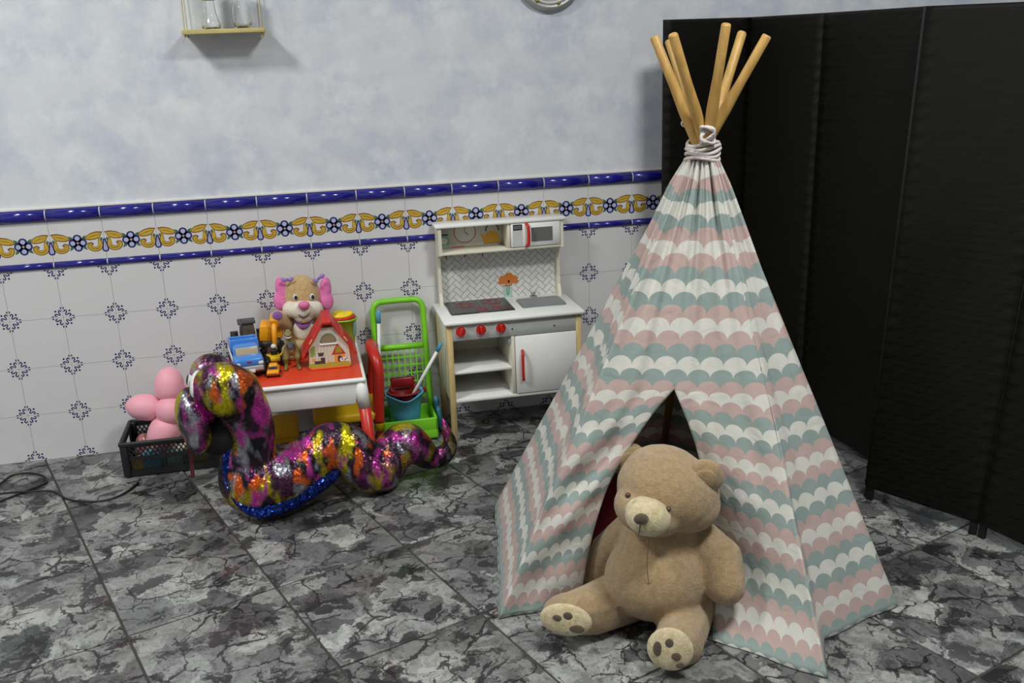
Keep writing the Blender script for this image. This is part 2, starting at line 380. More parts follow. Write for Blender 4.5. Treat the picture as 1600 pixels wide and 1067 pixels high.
# wall tiles
wc = V(((X0 + X1) / 2, .08, ZC / 2))
def wfn(a, b, d): return V((a, -.006 - d, b))
def glazed(mb, w, h): mb.box((0, -.003, 0), (w, .006, h), TILE)
t = MB(); glazed(t, .1988, .1988)
for sx in (-1, 1):
    for sz in (-1, 1):
        def q(a, b, d, sx=sx, sz=sz): return V((sx * (.1 - a), -.006 - d, sz * (.1 - b)))
        for sw in (0, 1):
            g = (lambda a, b, d: q(b, a, d)) if sw else q
            t.poly([g(*p, .0003) for p in arc(.0050, .0385, .0026, 0, 360, 8, .0052)[:-1]], NAVY)
            ribbon(t, [(.0055, .0225), (.0065, .0275), (.0105, .030), (.0145, .0275), (.0150, .0225), (.0125, .0180), (.0100, .0135), (.0095, .0095)], [.0035, .005, .005, .005, .005, .0045, .004, .0025], g, .0003, NAVY)
        t.poly([q(*p, .0003) for p in arc(.0265, .0265, .0042, 0, 360, 8)[:-1]], NAVY)
wall_tile = t.mesh('wall_tile')
bt = MB(); glazed(bt, .1988, .160)
def F(a, b, d): return V((a, -.006 - d, b))
ZB = -.012
for s_ in (-1, 1):
    g = lambda a, b, d, s_=s_: V((s_ * a, -.006 - d, b + ZB))
    leafo = [(.026, .012), (.036, .028), (.052, .037), (.074, .042), (.097, .040), (.091, .030), (.083, .016), (.066, .010), (.045, .008)]
    bt.poly([g(*p, .0003) for p in leafo], BRN)
    cx, cy = .062, .024
    bt.poly([g(cx + (a - cx) * .86, cy + (b - cy) * .74, .0005) for a, b in leafo], YEL)
    ribbon(bt, [(.04, .017), (.06, .025), (.085, .031)], [.0015, .0025, .001], g, .0006, BRN)
    cur = arc(.064, -.014, .018, 70, -200, 12, .015) + [(.056, -.004)]
    ribbon(bt, [(.082, .014), (.083, .004)] + arc(.063, -.012, .021, 10, -190, 10, .017) + [(.05, -.006), (.058, -.008)], [.010, .015] + [.020] * 11 + [.014, .006], g, .0002, BRN)
    ribbon(bt, [(.082, .012), (.082, .003)] + arc(.063, -.012, .020, 10, -185, 10, .0165) + [(.051, -.007)], [.005, .009] + [.0145] * 11 + [.006], g, .0004, YEL)
    ribbon(bt, arc(.063, -.012, .0195, -5, -160, 9, .016), [.001, .002, .0028, .003, .003, .003, .003, .0028, .002, .001], g, .0006, BRN)
    bt.poly([g(*p, .0005) for p in [(.094, .014), (.0885, .019), (.084, .006), (.09, .0)]], GRN)
    # half of the blue drop that straddles the joint
    bt.poly([g(*p, .0003) for p in [(.0993, .012), (.095, .012), (.0925, -.004), (.087, -.026), (.088, -.036), (.094, -.041), (.0993, -.042)]], NAVY)
    bt.poly([g(*p, .0005) for p in [(.0993, .006), (.0975, -.002), (.0925, -.027), (.094, -.035), (.0993, -.036)]], LAV)
    for sz in (-1, 1): bt.poly([g(*p, .0002) for p in [(.006, sz * .004), (.02, sz * .024), (.034, sz * .03), (.027, sz * .012)]], GRN)
for k in range(4):
    a = math.radians(90 * k); px_, pz_ = .0172 * math.cos(a), .0172 * math.sin(a)
    bt.poly([F(x, z + ZB, .0004) for x, z in arc(px_, pz_, .0168, 0, 360, 14)[:-1]], NAVY)
    bt.poly([F(x, z + ZB, .0006) for x, z in arc(px_ * 1.1, pz_ * 1.1, .0092, 0, 360, 12)[:-1]], LAV)
bt.poly([F(x, z + ZB, .0007) for x, z in arc(0, 0, .007, 0, 360, 12)[:-1]], NAVY); bt.poly([F(x, z + ZB, .0008) for x, z in arc(0, 0, .004, 0, 360, 10)[:-1]], YEL)
border_tile = bt.mesh('border_tile')
def trim_mesh(h, d, hl=.0978, COBALT=COBALT):
    b = MB(); n = 8; A = []; B = []
    pr = [(0, -h / 2)] + [(-d * math.sin(math.pi * i / n) * .75 - d * .25, -h / 2 * math.cos(math.pi * i / n)) for i in range(n + 1)] + [(0, h / 2)]
    for y, z in pr: A.append(b.bm.verts.new((-hl, y, z))); B.append(b.bm.verts.new((hl, y, z)))
    fs = [b.bm.faces.new(A), b.bm.faces.new(B[::-1])]
    b._tag(fs, COBALT, False)
    b._tag([b.bm.faces.new((A[i], A[i + 1], B[i + 1], B[i])) for i in range(len(A) - 1)], COBALT, True)
    return b.mesh('trim_tile')
trim_top = trim_mesh(.047, .026); trim_low = trim_mesh(.026, .018); joint_top = trim_mesh(.045, .0245, .0023, GROUT); joint_low = trim_mesh(.025, .0168, .0023, GROUT)
MB().box((0, 0, 0), (5.8, .010, .010), GROUT, .002).build('caulk_line', wall_back, V((1.5, -.005, 1.040)) - wc)
gb = MB().box((0, 0, 0), (6.0, .003, 1.0365), GROUT).build('grout_bed', wall_back, V((1.6, -.0005, .51825)) - wc)
for i in range(-7, 22):
    x = i * .2 + .1
    for j in range(4): link('wall_tile', wall_tile, wall_back, V((x, 0, j * .2 + .1)) - wc)
    link('cobalt_trim_strip', trim_low, wall_back, V((x, 0, .813)) - wc)
    link('border_tile', border_tile, wall_back, V((x, 0, .907)) - wc)
    link('grout_joint', joint_top, wall_back, V((i * .2, 0, 1.0115)) - wc); link('grout_joint', joint_low, wall_back, V((i * .2, 0, .813)) - wc)
    link('cobalt_trim', trim_top, wall_back, V((x, 0, 1.0115)) - wc)
# ceiling lamps: the key panel, then two unseen panels added for fill
for i, (p, pw, (sx, sy)) in enumerate(LAMPS):
    t = thing('ceiling_light', (p[0], p[1], ZC), ['square white ceiling light panel above the crate side of the tiled wall', 'square white fill light panel added to the ceiling in the middle of the room', 'square white fill light panel added to the ceiling at the far left of the room'][i], 'ceiling light', group='ceiling light panels')
    fr = MB()
    for a in (-1, 1): fr.box((a * (sx / 2 + .015), 0, -.03), (.03, sy + .06, .06), WHITE, .004); fr.box((0, a * (sy / 2 + .015), -.03), (sx, .03, .06), WHITE, .004)
    fr.box((0, 0, -.01), (sx, sy, .01), WHITE)
    fr.build('frame', t)
    MB().box((0, 0, -.03), (sx, sy, .006), mat('lamp_diffuser', 'ffffff', .6, emis=2.0)).build('diffuser', t)
    ld = bpy.data.lights.new('lamp', 'AREA'); ld.shape = 'RECTANGLE'; ld.size = sx; ld.size_y = sy; ld.energy = pw; ld.color = LAMPCOL
    lo = link('lamp_light', ld, t, (0, 0, -.066))
# ------------------------------------------------------------------ folding screen
SCR = [((2.63, -.30), at(1037, 31, -.30)), ((3.055, -.17), at(1172, 26, -.17)), ((3.17, -.60), at(1291, 20, -.57)), ((3.16, -1.10), None), ((3.03, -1.275), at(1447, 14, -1.275)), ((3.232, -1.625), None), ((3.285, -2.03), None)]
b3 = V((3.45, -.98, 0))
pts = []
pts.append((V((2.63, -.30, 0)), V((2.628, -.30, 1.658))))
pts.append((V((3.035, -.17, 0)), V((at(1172, 26, -.17).x, -.17, 1.66))))
pts.append((V((3.15, -.585, 0)), V((at(1291, 20, -.58).x, -.58, 1.659))))
e_end = V((3.095, -.992, 0)) + (V((3.14, -1.086, 0)) - V((3.095, -.992, 0))).normalized() * .20
sc_root = thing('folding_screen', (3.0, -.9, 0), 'tall dark brown woven folding screen standing behind the teepee', 'folding screen')
def panel(a, c, parent, name='panel'):
    """a,c: (bottom, top) pairs; woven panel with frame, feet and horizontal strips"""
    (ab, at_), (cb, ct) = a, c
    base = V((3.0, -.9, 0))
    n = (cb - ab).cross(V((0, 0, 1))).normalized()
    if n.dot(CP - ab) < 0: n = -n
    P = lambda s, t, d=0: (ab.lerp(cb, s)).lerp(at_.lerp(ct, s), t) + n * d - base
    w = (cb - ab).length; g = .004 / w
    body = MB(); core = MB()
    NS = 66; z0 = .028; NC = 7
    # woven slab, slightly undulating strips
    NX = 14
    fs = []
    for side, sg in ((0, 1), (1, -1)):
        grid = []
        for k in range(NS * 2 + 1):
            t = z0 + (1 - z0) * k / (NS * 2); row = []
            for i in range(NX + 1):
                s = g + (1 - 2 * g) * i / NX
                ph = 1 if ((k // 2 + i) % 2) else -1
                d = .009 + (.0048 if k % 2 else -.001) + .0042 * ph * (k % 2)
                if i in (0, NX): d = .009
                row.append(body.bm.verts.new(P(s, t, sg * d)))
            grid.append(row)
        for k in range(NS * 2):
            for i in range(NX): fs.append(body.bm.faces.new((grid[k][i], grid[k][i + 1], grid[k + 1][i + 1], grid[k + 1][i])))
        if side == 0: g0 = grid
    for k in range(NS * 2):
        for i in (0, NX): fs.append(body.bm.faces.new((g0[k][i], g0[k + 1][i], grid[k + 1][i], grid[k][i])))
    for i in range(NX):
        for k in (0, NS * 2): fs.append(body.bm.faces.new((g0[k][i], g0[k][i + 1], grid[k][i + 1], grid[k][i])))
    body._tag(fs, WEAVE, True)
    pn = body.build(name, parent)
    fm = MB()
    for s in (g + .012 / w, 1 - g - .012 / w):
        fm.prism([(-1, -1), (1, -1), (1, 1), (-1, 1)], lambda a_, b_, d: P(s, 0 + d, 0) + (cb - ab).normalized() * (a_ * .0115) + n * (b_ * .0062), 1.0, mat('dark_frame_wood', '0f0d0a', .5))
    fm.build('side_rail', pn)
    return pn
for a, c in zip(pts, pts[1:]): panel(a, c, sc_root)
p3 = (e_end.copy(), V((e_end.x + .03, e_end.y, 1.657))); panel(pts[-1], p3, sc_root)
p4 = (V((3.034, -1.27, 0)), V((at(1447, 14, -1.27).x, -1.27, 1.654)))
panel((p3[0], p3[1]), p4, sc_root)
d5 = at(1597, 468, -1.63)
top5 = V((3.225, -1.615, 0)) + (d5 - V((3.225, -1.615, 0))) * (1.65 / d5.z); top5.z = 1.65
p5 = (V((3.225, -1.615, 0)), top5); panel(p4, p5, sc_root)
p6 = (V((3.33, -2.03, 0)), V((3.5, -2.03, 1.65))); panel(p5, p6, sc_root)
# ------------------------------------------------------------------ teepee
TP = V((2.28, -1.48, 0)); AP = V((2.30, -1.47, 1.275))
FLp, FRp, Rp, BRp, Bp, Lp = [V((x, y, 0)) for x, y in ((1.615, -1.672), (2.455, -2.01), (2.742, -1.915), (2.86, -1.30), (2.37, -.95), (1.752, -.950))]
tp = thing('teepee', TP, 'play teepee tent in pastel scallop print with six wooden poles', 'teepee')
corners = [FLp, FRp, Rp, BRp, Bp, Lp]
def topring(P):
    d = (P - AP); d.z = 0; return AP + d.normalized() * .039
def pl(P, t): return topring(P).lerp(P, t)
fab = MB(); uvl = fab.bm.loops.layers.uv.new('UVMap'); fab.mi(SCALLOP)
NT = 72
def hsh(a): return math.sin(a * 12.9898) * 43758.5453 % 1
def disp(u_abs, t, s):
    gather = .011 * math.exp(-t * 3.2) * (math.sin(u_abs * 2 * math.pi * 26) + .6 * math.sin(u_abs * 2 * math.pi * 41 + 1.3)) * min(1, t * 10 + .25)
    wr = .005 * math.sin(u_abs * 60 + 3 * math.sin(t * 5)) * math.sin(t * math.pi) + .003 * math.sin(u_abs * 95 + t * 9)
    return gather + wr
VOFF = .0875
def sheet(Lf, Rf, ucen, ulen, NC, t0, t1, pa0, pa1, sag=.02, extra=None, uvf=None, smap=lambda s: s):
    """cloth between two edge curves Lf(t), Rf(t)"""
    rows = []
    T = [t0 + (t1 - t0) * k / max(2, int(NT * (t1 - t0))) for k in range(max(2, int(NT * (t1 - t0))) + 1)]
    for t in T:
        a, c = Lf(t), Rf(t); row = []
        n = (c - a).cross(AP - a) if smap(0) == 0 and smap(1) == 1 else FN
        n = n.copy()
        n = n.normalized() if n.length > 1e-6 else V((0, -1, 0))
        if n.dot((a + c) / 2 - V((AP.x, AP.y, 0))) < 0: n = -n
        for i in range(NC + 1):
            s = i / NC; p = a.lerp(c, s); sm_ = smap(s); edge = math.sin(math.pi * sm_)
            d = disp(pa0 + (pa1 - pa0) * sm_, t, sm_) * min(1, edge * 2.5 + .15 + .6 * math.exp(-t * 4)) - sag * edge * math.sin(math.pi * min(1, t * .9))
            p = p + n * d
            if extra: p = p + extra(s, t)
            if p.z < .004: p.z = .004
            u = ucen + (s - .5) * ulen * t if uvf is None else uvf(s, t)
            row.append((fab.bm.verts.new(p - TP), (u, t * SL + VOFF + .222 * max(0, t - .455))))
        rows.append(row)
    for A, B in zip(rows, rows[1:]):
        for i in range(NC):
            q = (A[i], A[i + 1], B[i + 1], B[i]); f = fab.bm.faces.new([x[0] for x in q]); f.smooth = True
            for l, x in zip(f.loops, q): l[uvl].uv = x[1]
    return rows
SL = 1.42
FN = (FRp - FLp).cross(AP - FLp).normalized()
if FN.y > 0: FN = -FN
# front panel: upper part whole, lower part two flaps drawn aside
fw = (FRp - FLp).length
def frontR(t):
    p = pl(FRp, t); k = max(0, (t - .45) / .55); return p + V((-.078, -.155, 0)) * k ** 1.6
t0 = .495; s0 = .47
ctop = pl(FLp, t0).lerp(frontR(t0), s0)
midl = lambda t: pl(FLp, t).lerp(frontR(t), s0)
sheet(lambda t: pl(FLp, t), midl, 0, 0, 26, .0, t0, 0, .22, .012, smap=lambda s: s * s0, uvf=lambda s, t: (s - 1) * s0 * fw * t)
sheet(midl, frontR, 0, 0, 28, .0, t0, 0, .22, .012, smap=lambda s: s0 + s * (1 - s0), uvf=lambda s, t: s * (1 - s0) * fw * t)
def rp(px, py, off):
    d = CF + CR * ((px - 800) / FPX) - CU * ((py - 533.5) / FPX)
    k = (FLp - FN * off - CP).dot(FN) / d.dot(FN); return CP + d * k
ILp = [ctop, rp(1012, 658, .0), rp(963, 735, .015), rp(939, 790, .03), rp(918, 870, .06), fl(906, 944)]
IRp = [ctop, rp(1085, 690, .01), rp(1103, 770, .05), rp(1114, 880, .09), at(1113, 1002, -1.935)]
ILc, IRc = crom(ILp, 12), crom(IRp, 12)
def curve(C, t):
    x = (t - t0) / (1 - t0) * (len(C) - 1); i = min(int(x), len(C) - 2); return C[i].lerp(C[i + 1], x - i)
def wrink(s, t):
    k = (t - t0) / (1 - t0); return V((-.3, -.9, .1)) * min(1, k * 4) * (.017 * math.sin((t * 30 + s * 6)) * math.sin(math.pi * s) * math.sin(math.pi * min(1, k)) + .010 * math.sin(t * 55 - s * 9) * s * (1 - s) * 2)
sheet(lambda t: pl(FLp, t), lambda t: curve(ILc, t), 0, 0, 26, t0, 1.0, 0, .22, .012, smap=lambda s: s * s0, extra=wrink, uvf=lambda s, t: (s - 1) * s0 * fw * t)
sheet(lambda t: curve(IRc, t), frontR, 0, 0, 28, t0, 1.0, 0, .22, .012, smap=lambda s: s0 + s * (1 - s0), extra=lambda s, t: V((-.3, -.9, 0)) * (.012 * math.sin(t * 24 + s * 3) * math.sin(math.pi * s) * max(0, t - .6) * 2), uvf=lambda s, t: s * (1 - s0) * fw * t)
# fold from the flared front edge back to the pole
sheet(frontR, lambda t: pl(FRp, t), 0, 0, 4, .3, 1.0, .22, .23, 0, uvf=lambda s, t: (1 - s0) * fw * t + s * .12 * max(0, t - .3))
edges = [(FRp, Rp, .23, .33), (Rp, BRp, .33, .5), (BRp, Bp, .5, .66), (Bp, Lp, .66, .82), (Lp, FLp, .82, 1.0)]
for a, c, p0, p1 in edges:
    w_ = (c - a).length
    sheet(lambda t, a=a: pl(a, t), lambda t, c=c: pl(c, t), random.random(), w_, max(16, int(w_ * 44)), 0, 1.0, p0, p1, .02 if w_ > .4 else .008)
bmesh.ops.remove_doubles(fab.bm, verts=fab.bm.verts[:], dist=.0012)
fo = fab.build('fabric', tp)
sm = fo.modifiers.new('sol', 'SOLIDIFY'); sm.thickness = .0016; sm.offset = -1
tops = [at(1160, 50, -1.40), at(1045, 63, -1.33), at(1022, 57, -1.42), at(1051, 53, -1.56), at(1135, 37, -1.60), at(1199, 55, -1.56)]
ties = [at(1112, 205, -1.46), at(1090, 200, -1.44), at(1082, 205, -1.47), at(1096, 205, -1.50), at(1108, 202, -1.515), at(1117, 200, -1.49)]
for P, tt, ti in zip(corners, tops, ties):
    inn = V((TP.x, TP.y, 0)); b = P.lerp(inn, .05)
    if P is FLp: b = P + V((.10, .13, 0))
    c = crom([b, b.lerp(AP, .5) * 1.0, V((ti.x, ti.y, ti.z)) - V((0, 0, .06)), ti, ti.lerp(tt, .35), tt], 5)
    mid = [b, b.lerp(AP, .9) - V((0, 0, .02)), ti + (tt - ti) * -.05, ti.lerp(tt, .22), ti.lerp(tt, .5), tt - (tt - ti).normalized() * .004, tt]
    MB().tube([p - TP for p in mid], [.0125, .014, .016, .0165, .0135, .0132, .0105], POLE, 12).build('pole', tp)
nk = MB()
for k, (z, r_) in enumerate(((1.258, .047), (1.269, .046), (1.279, .047), (1.289, .045), (1.299, .043))):
    ring = [V((AP.x + r_ * math.cos(a) * (1 + .04 * math.sin(3 * a + k)), AP.y + r_ * math.sin(a), z + .006 * math.sin(a * 2 + k))) - TP for a in [2 * math.pi * i / 28 for i in range(28)]]
    nk.tube(ring, .0055, ROPE, 7, closed=True)
nk.build('tie_cord', tp)
kn = MB(); kp = []
for i in range(40):
    a = i * .9; kp.append(at(1106 + 11 * math.sin(a * 1.3), 211 + 13 * math.cos(a * .77), -1.525 + .012 * math.sin(a)) - TP)
kn.tube(crom(kp, 3), .0042, ROPE, 6); kn.build('knot', tp)
ringp = [at(1070 + 5 * math.cos(a), 193 + 5 * math.sin(a), -1.45) - TP for a in [2 * math.pi * i / 16 for i in range(16)]]
MB().tube(ringp, .0022, mat('white_ring', 'e0e0dc', .4), 6, closed=True).build('hanging_ring', tp)
MB().tube(crom([at(1071, 198, -1.45) - TP, at(1084, 206, -1.47) - TP, at(1096, 207, -1.52) - TP], 4), .003, ROPE, 6).build('cord_end', tp)
# red cushion inside the tent
cu = thing('floor_cushion', (2.22, -1.42, 0), 'dark red cushion behind the bear inside the teepee', 'cushion')
MB().box((0, 0, .12), (.62, .16, .24), mat('maroon_cloth', '8a2230', .9, bump=.3), .05, Euler((0, 0, -.45)), 4).build('cover', cu)
# ------------------------------------------------------------------ teddy bear
BB = V((2.07, -1.74, 0))
bear = thing('teddy_bear', BB, 'large tan teddy bear sitting in the teepee opening', 'teddy bear')
A_ = at
HD = A_(1044, 765, -1.79)
tilt = M.Rotation(.30, 3, V((.3, .93, 0)))
blobs = [('e', A_(1027, 899, -1.80), (.150, .140, .122)), ('e', A_(1032, 855, -1.775), (.122, .105, .11)), ('e', A_(1036, 820, -1.76), (.10, .085, .08)),
         ('e', HD, (.146, .13, .110), tilt), ('e', A_(1040, 749, -1.78), (.122, .115, .092), tilt), ('e', A_(1015, 795, -1.83), (.100, .095, .068), tilt), ('e', A_(1068, 783, -1.81), (.104, .095, .084), tilt),
         ('c', A_(985, 822, -1.69), .046, A_(950, 858, -1.62), .052), ('c', A_(950, 858, -1.62), .052, A_(926, 905, -1.60), .046),
         ('c', A_(1092, 840, -1.78), .058, A_(1126, 872, -1.87), .061), ('c', A_(1126, 872, -1.87), .061, A_(1133, 914, -1.915), .057),
         ('c', A_(985, 928, -1.72), .085, A_(930, 950, -1.80), .074), ('c', A_(930, 950, -1.80), .074, A_(893, 958, -1.835), .060), ('e', A_(890, 958, -1.815), (.080, .050, .060), Euler((0, -.25, -.5))),
         ('c', A_(1075, 935, -1.76), .088, A_(1066, 985, -1.92), .072), ('c', A_(1066, 985, -1.92), .070, A_(1058, 1006, -1.985), .062), ('e', A_(1058, 1008, -1.975), (.074, .055, .072))]
body = fuse('body', blobs, FUR, bear, BB, .0065, 2, .5)
for v in body.data.vertices:
    if v.co.z < .003: v.co.z = .003
def pad(c, r, m, parent, name, nrm, sc=1.0, thick=.012):
    z = V(nrm).normalized(); q = z.to_track_quat('Z', 'Y').to_matrix()
    return MB().ell(V(c) - BB, (r[0], r[1], thick), m, q).build(name, parent)
# ears
for (px, py, y, rr, rz) in ((1101, 744, -1.85, (.053, .026, .052), .5), (984, 716, -1.62, (.050, .026, .050), -.5)):
    c = A_(px, py, y); ear = fuse('ear', [('e', c, rr, Euler((.1, rz, -.3))), ('e', c + V((.0, .012, 0)), (rr[0] * .85, .022, rr[2] * .85), Euler((.1, rz, -.3)))], FUR, bear, BB, .006, 4, .5)
    MB().ell(c + V((-.006, -.02, 0)) - BB, (rr[0] * .6, .008, rr[2] * .6), FUR, Euler((.15, rz, -.3))).build('inner_ear', ear)
mz = A_(1013, 808, -1.91)
muz = fuse('muzzle', [('e', mz, (.062, .052, .050), tilt), ('e', mz + V((.0, .02, 0)), (.058, .05, .046), tilt)], FURL, bear, BB, .006, 4, .5)
MB().ell(A_(1002, 811, -1.962) - BB, (.0205, .011, .016), FURD, tilt).build('nose', muz)
MB().tube([A_(1001, 818, -1.962) - BB, A_(999.5, 826, -1.959) - BB, A_(998.5, 833, -1.947) - BB], .0018, FURD, 6).build('mouth_stitch', muz)
for px, py, y in ((981, 774, -1.895), (1044, 796, -1.925)):
    MB().ell(A_(px, py, y) - BB, .0078, mat('brown_eye', '4a3522', .2, coat=.5)).build('eye', bear)
MB().tube([A_(1014 + dx, 842 + k * 11, -1.878 - .034 * math.sin(min(1, k / 7) * 1.9)) - BB for k, dx in enumerate([0, -1, -2, -3, -3, -2, -1, 1, 3])], .0013, mat('seam_thread', '7d6644', .9), 5).build('belly_seam', bear)
def sole(cpx, nrm, rx, rz, toes, y, name='foot_pad'):
    c = A_(*cpx, y); z = V(nrm).normalized(); x = V((0, 0, 1)).cross(z).normalized(); yv = z.cross(x)
    R = M((x, yv, z)).transposed()
    b = MB().ell(c - BB, (rx, rz, .017), FURL, R).build(name, bear)
    for (u, v, a, bb) in toes:
        p = c + x * u * rx + yv * v * rz + z * (.017 * math.sqrt(max(0, 1 - u * u - v * v)) * .96)
        MB().ell(p - BB, (a, bb, .004), FURD, R).build('toe_print', b)
sole((884, 968), (-.45, -.86, .12), .072, .046, [(.12, .40, .013, .011), (-.28, .20, .013, .009), (.45, -.35, .022, .012)], -1.872)
sole((1047, 1014), (-.42, -.86, .18), .060, .058, [(-.02, .38, .011, .012), (.28, -.2, .013, .011), (-.52, .05, .012, .02), (.45, -.62, .012, .008)], -2.045)
# ------------------------------------------------------------------ toy kitchen
KB = V((1.98, -.18, 0))
kt = thing('toy_kitchen', KB, 'white wooden toy kitchen with red knobs against the tiled wall', 'toy kitchen')
def kb(name, lo, hi, m, parent=kt, bev=.0015):
    lo, hi = V(lo), V(hi); return MB().box((lo + hi) / 2 - KB, hi - lo, m, bev, seg=1).build(name, parent)
for x in (1.700, 2.243):
    for y in (-.333, -.045): kb('leg', (x, y, 0), (x + .024, y + .024, .508), PINE)
kb('side_panel', (1.704, -.31, .175), (1.716, -.045, .508), CREAM); kb('side_panel', (2.252, -.31, .175), (2.264, -.045, .508), CREAM)
kb('back_board', (1.70, -.030, .175), (2.265, -.022, .508), CREAM)
kb('bottom_board', (1.716, -.330, .172), (2.252, -.03, .186), WHITE)
kb('shelf_board', (1.716, -.326, .294), (1.966, -.03, .306), WHITE)
kb('divider', (1.966, -.330, .186), (1.980, -.03, .440), CREAM)
cp = kb('control_panel', (1.724, -.332, .440), (2.243, -.320, .508), GREYP)
for x, z in ((1.972, .470), (2.150, .468)): MB().cyl(V((x, -.332, z)) - KB, V((x, -.334, z)) - KB, .0035, DGREY, n=10).build('screw_cap', cp)
for x in (1.757, 1.841, 1.924):
    k = MB(); c = V((x, -.332, .480)) - KB
    k.cyl(c, c + V((0, -.010, 0)), .0215, RED, .0205, 24); k.box(c + V((0, -.016, .001)), (.013, .014, .038), RED, .004, Euler((0, .35 * (1 if x < 1.8 else -.4), 0)))
    kn_ = k.build('knob', kt); MB().cyl(c + V((0, .0005, 0)), c + V((0, -.003, 0)), .026, mat('knob_ring', 'd3d5d3', .5), n=24).build('dial_ring', kn_)
ct = kb('countertop', (1.688, -.352, .510), (2.278, -.018, .526), WHITE, bev=.004)
hb = kb('hob', (1.735, -.250, .526), (2.006, -.038, .530), mat('hob_glass', '36373a', .18, coat=.5))
hb2 = MB().box(V((1.8705, -.144, .531)) - KB, (.262, .203, .0015), mat('hob_face', '2a2a2d', .2, var=.3, vs=40)).build('hob_face', hb)
for x, y, r_ in ((1.815, -.120, .042), (1.935, -.095, .042), (1.875, -.205, .024), (1.935, -.195, .020)):
    MB().tube([V((x + r_ * math.cos(a), y + r_ * math.sin(a), .532)) - KB for a in [math.pi * i / 14 for i in range(28)]], .0016, mat('burner_red', 'a04048', .4), 5, closed=True).build('burner_ring', hb)
    MB().tube([V((x + r_ * .55 * math.cos(a), y + r_ * .55 * math.sin(a), .532)) - KB for a in [math.pi * i / 14 for i in range(28)]], .0014, MATS['burner_red'], 5, closed=True).build('burner_ring', hb)
sk = MB(); cx, cy = 2.138, -.160; o_ = (.182 / 2, .145 / 2)
rr = lambda hx, hy, z, n=5, r_=.02: [V((cx + sx * (hx - r_) + r_ * math.cos(a), cy + sy * (hy - r_) + r_ * math.sin(a), z)) - KB for sx, sy, a0 in ((1, 1, 0), (-1, 1, 90), (-1, -1, 180), (1, -1, 270)) for a in [math.radians(a0 + 90 * i / n) for i in range(n + 1)]]
loops = [rr(o_[0] + .006, o_[1] + .006, .5262), rr(o_[0] + .004, o_[1] + .004, .5300), rr(o_[0] - .004, o_[1] - .004, .5300), rr(o_[0] - .010, o_[1] - .010, .5285, r_=.016), rr(o_[0] - .022, o_[1] - .022, .5268, r_=.01)]
vs = [[sk.bm.verts.new(p) for p in L] for L in loops]
fs = []
for A, B in zip(vs, vs[1:]):
    for i in range(len(A)): fs.append(sk.bm.faces.new((A[i], A[(i + 1) % len(A)], B[(i + 1) % len(B)], B[i])))
fs.append(sk.bm.faces.new(vs[-1])); sk._tag(fs, mat('sink_grey', '85888b', .35, .3), True); sk.build('sink', kt)
fc = MB(); p = V((2.132, -.050, .526)) - KB
fc.cyl(p, p + V((0, 0, .004)), .016, STEEL, n=18); fc.cyl(p + V((0, 0, .004)), p + V((0, 0, .014)), .006, STEEL, n=12); fc.box(p + V((0, 0, .016)), (.022, .008, .006), STEEL, .002); fc.build('tap', kt)
dr = kb('door', (1.982, -.336, .188), (2.243, -.324, .437), WHITE, bev=.002)
hz = [V((2.010, -.336, .375)), V((2.0085, -.352, .368)), V((2.0065, -.358, .35)), V((2.006, -.360, .311)), V((2.0065, -.358, .272)), V((2.0085, -.352, .254)), V((2.010, -.336, .247))]
MB().tube([p - KB for p in crom(hz, 4)], .0062, RED, 10).build('handle', dr)
kb('catch', (1.955, -.325, .405), (1.966, -.312, .425), LGREY)
# upper unit: curved side boards
for x in (1.716, 2.240):
    out = [(-.022, .526), (-.075, .526), (-.068, .545), (-.055, .575), (-.052, .61), (-.052, .70), (-.056, .735), (-.122, .752), (-.122, .868), (-.022, .868)]
    MB().prism(out, lambda a, b_, d, x=x: V((x + d, a, b_)) - KB, .014, CREAM).build('side_board', kt)
kb('top_board', (1.704, -.130, .868), (2.264, -.018, .880), WHITE, bev=.002)
kb('shelf_floor', (1.730, -.122, .752), (2.240, -.022, .763), CREAM)
kb('partition', (2.010, -.122, .763), (2.022, -.022, .868), CREAM)
bp_ = kb('back_panel', (1.730, -.022, .763), (2.010, -.017, .868), mat('printed_panel', 'c6c2b8', .5))
def pf(a, b_, d): return V((1.882 + (a - 1.87) * 1.15, -.0225 - d, .772 + (b_ - .772) * 1.1)) - KB
pr = MB()
# printed scale, clock, kettle
pr.poly([pf(*q, .0004) for q in [(1.742, .772), (1.776, .772), (1.779, .800), (1.770, .812), (1.748, .812), (1.739, .800)]], TEALP)
pr.poly([pf(*q, .0006) for q in arc(1.759, .793, .012, 0, 360, 18)[:-1]], WHITE); ribbon(pr, [(1.759, .793), (1.763, .799)], .002, pf, .0008, DGREY)
pr.poly([pf(*q, .0004) for q in [(1.742, .814), (1.776, .814), (1.774, .820), (1.744, .820)]], DGREY)
pr.poly([pf(*q, .0003) for q in arc(1.838, .822, .040, 0, 360, 28)[:-1]], mat('clock_print', 'd2cec6', .5)); ribbon(pr, arc(1.838, .822, .040, 0, 360, 32), .0035, pf, .0006, mat('rose_print', 'b3565c', .5))
ribbon(pr, [(1.838, .822), (1.838, .848)], .002, pf, .0007, DGREY); ribbon(pr, [(1.838, .822), (1.852, .812)], .0025, pf, .0007, DGREY)
for k in range(12):
    a = math.radians(30 * k); ribbon(pr, [(1.838 + .031 * math.cos(a), .822 + .031 * math.sin(a)), (1.838 + .034 * math.cos(a), .822 + .034 * math.sin(a))], .0015, pf, .0006, LGREY)
pr.poly([pf(*q, .0004) for q in [(1.908, .772), (1.972, .772), (1.970, .790), (1.960, .812), (1.948, .820), (1.932, .820), (1.920, .812), (1.911, .800), (1.902, .812), (1.897, .808), (1.906, .788)]], mat('mustard_print', 'd19a2a', .5))
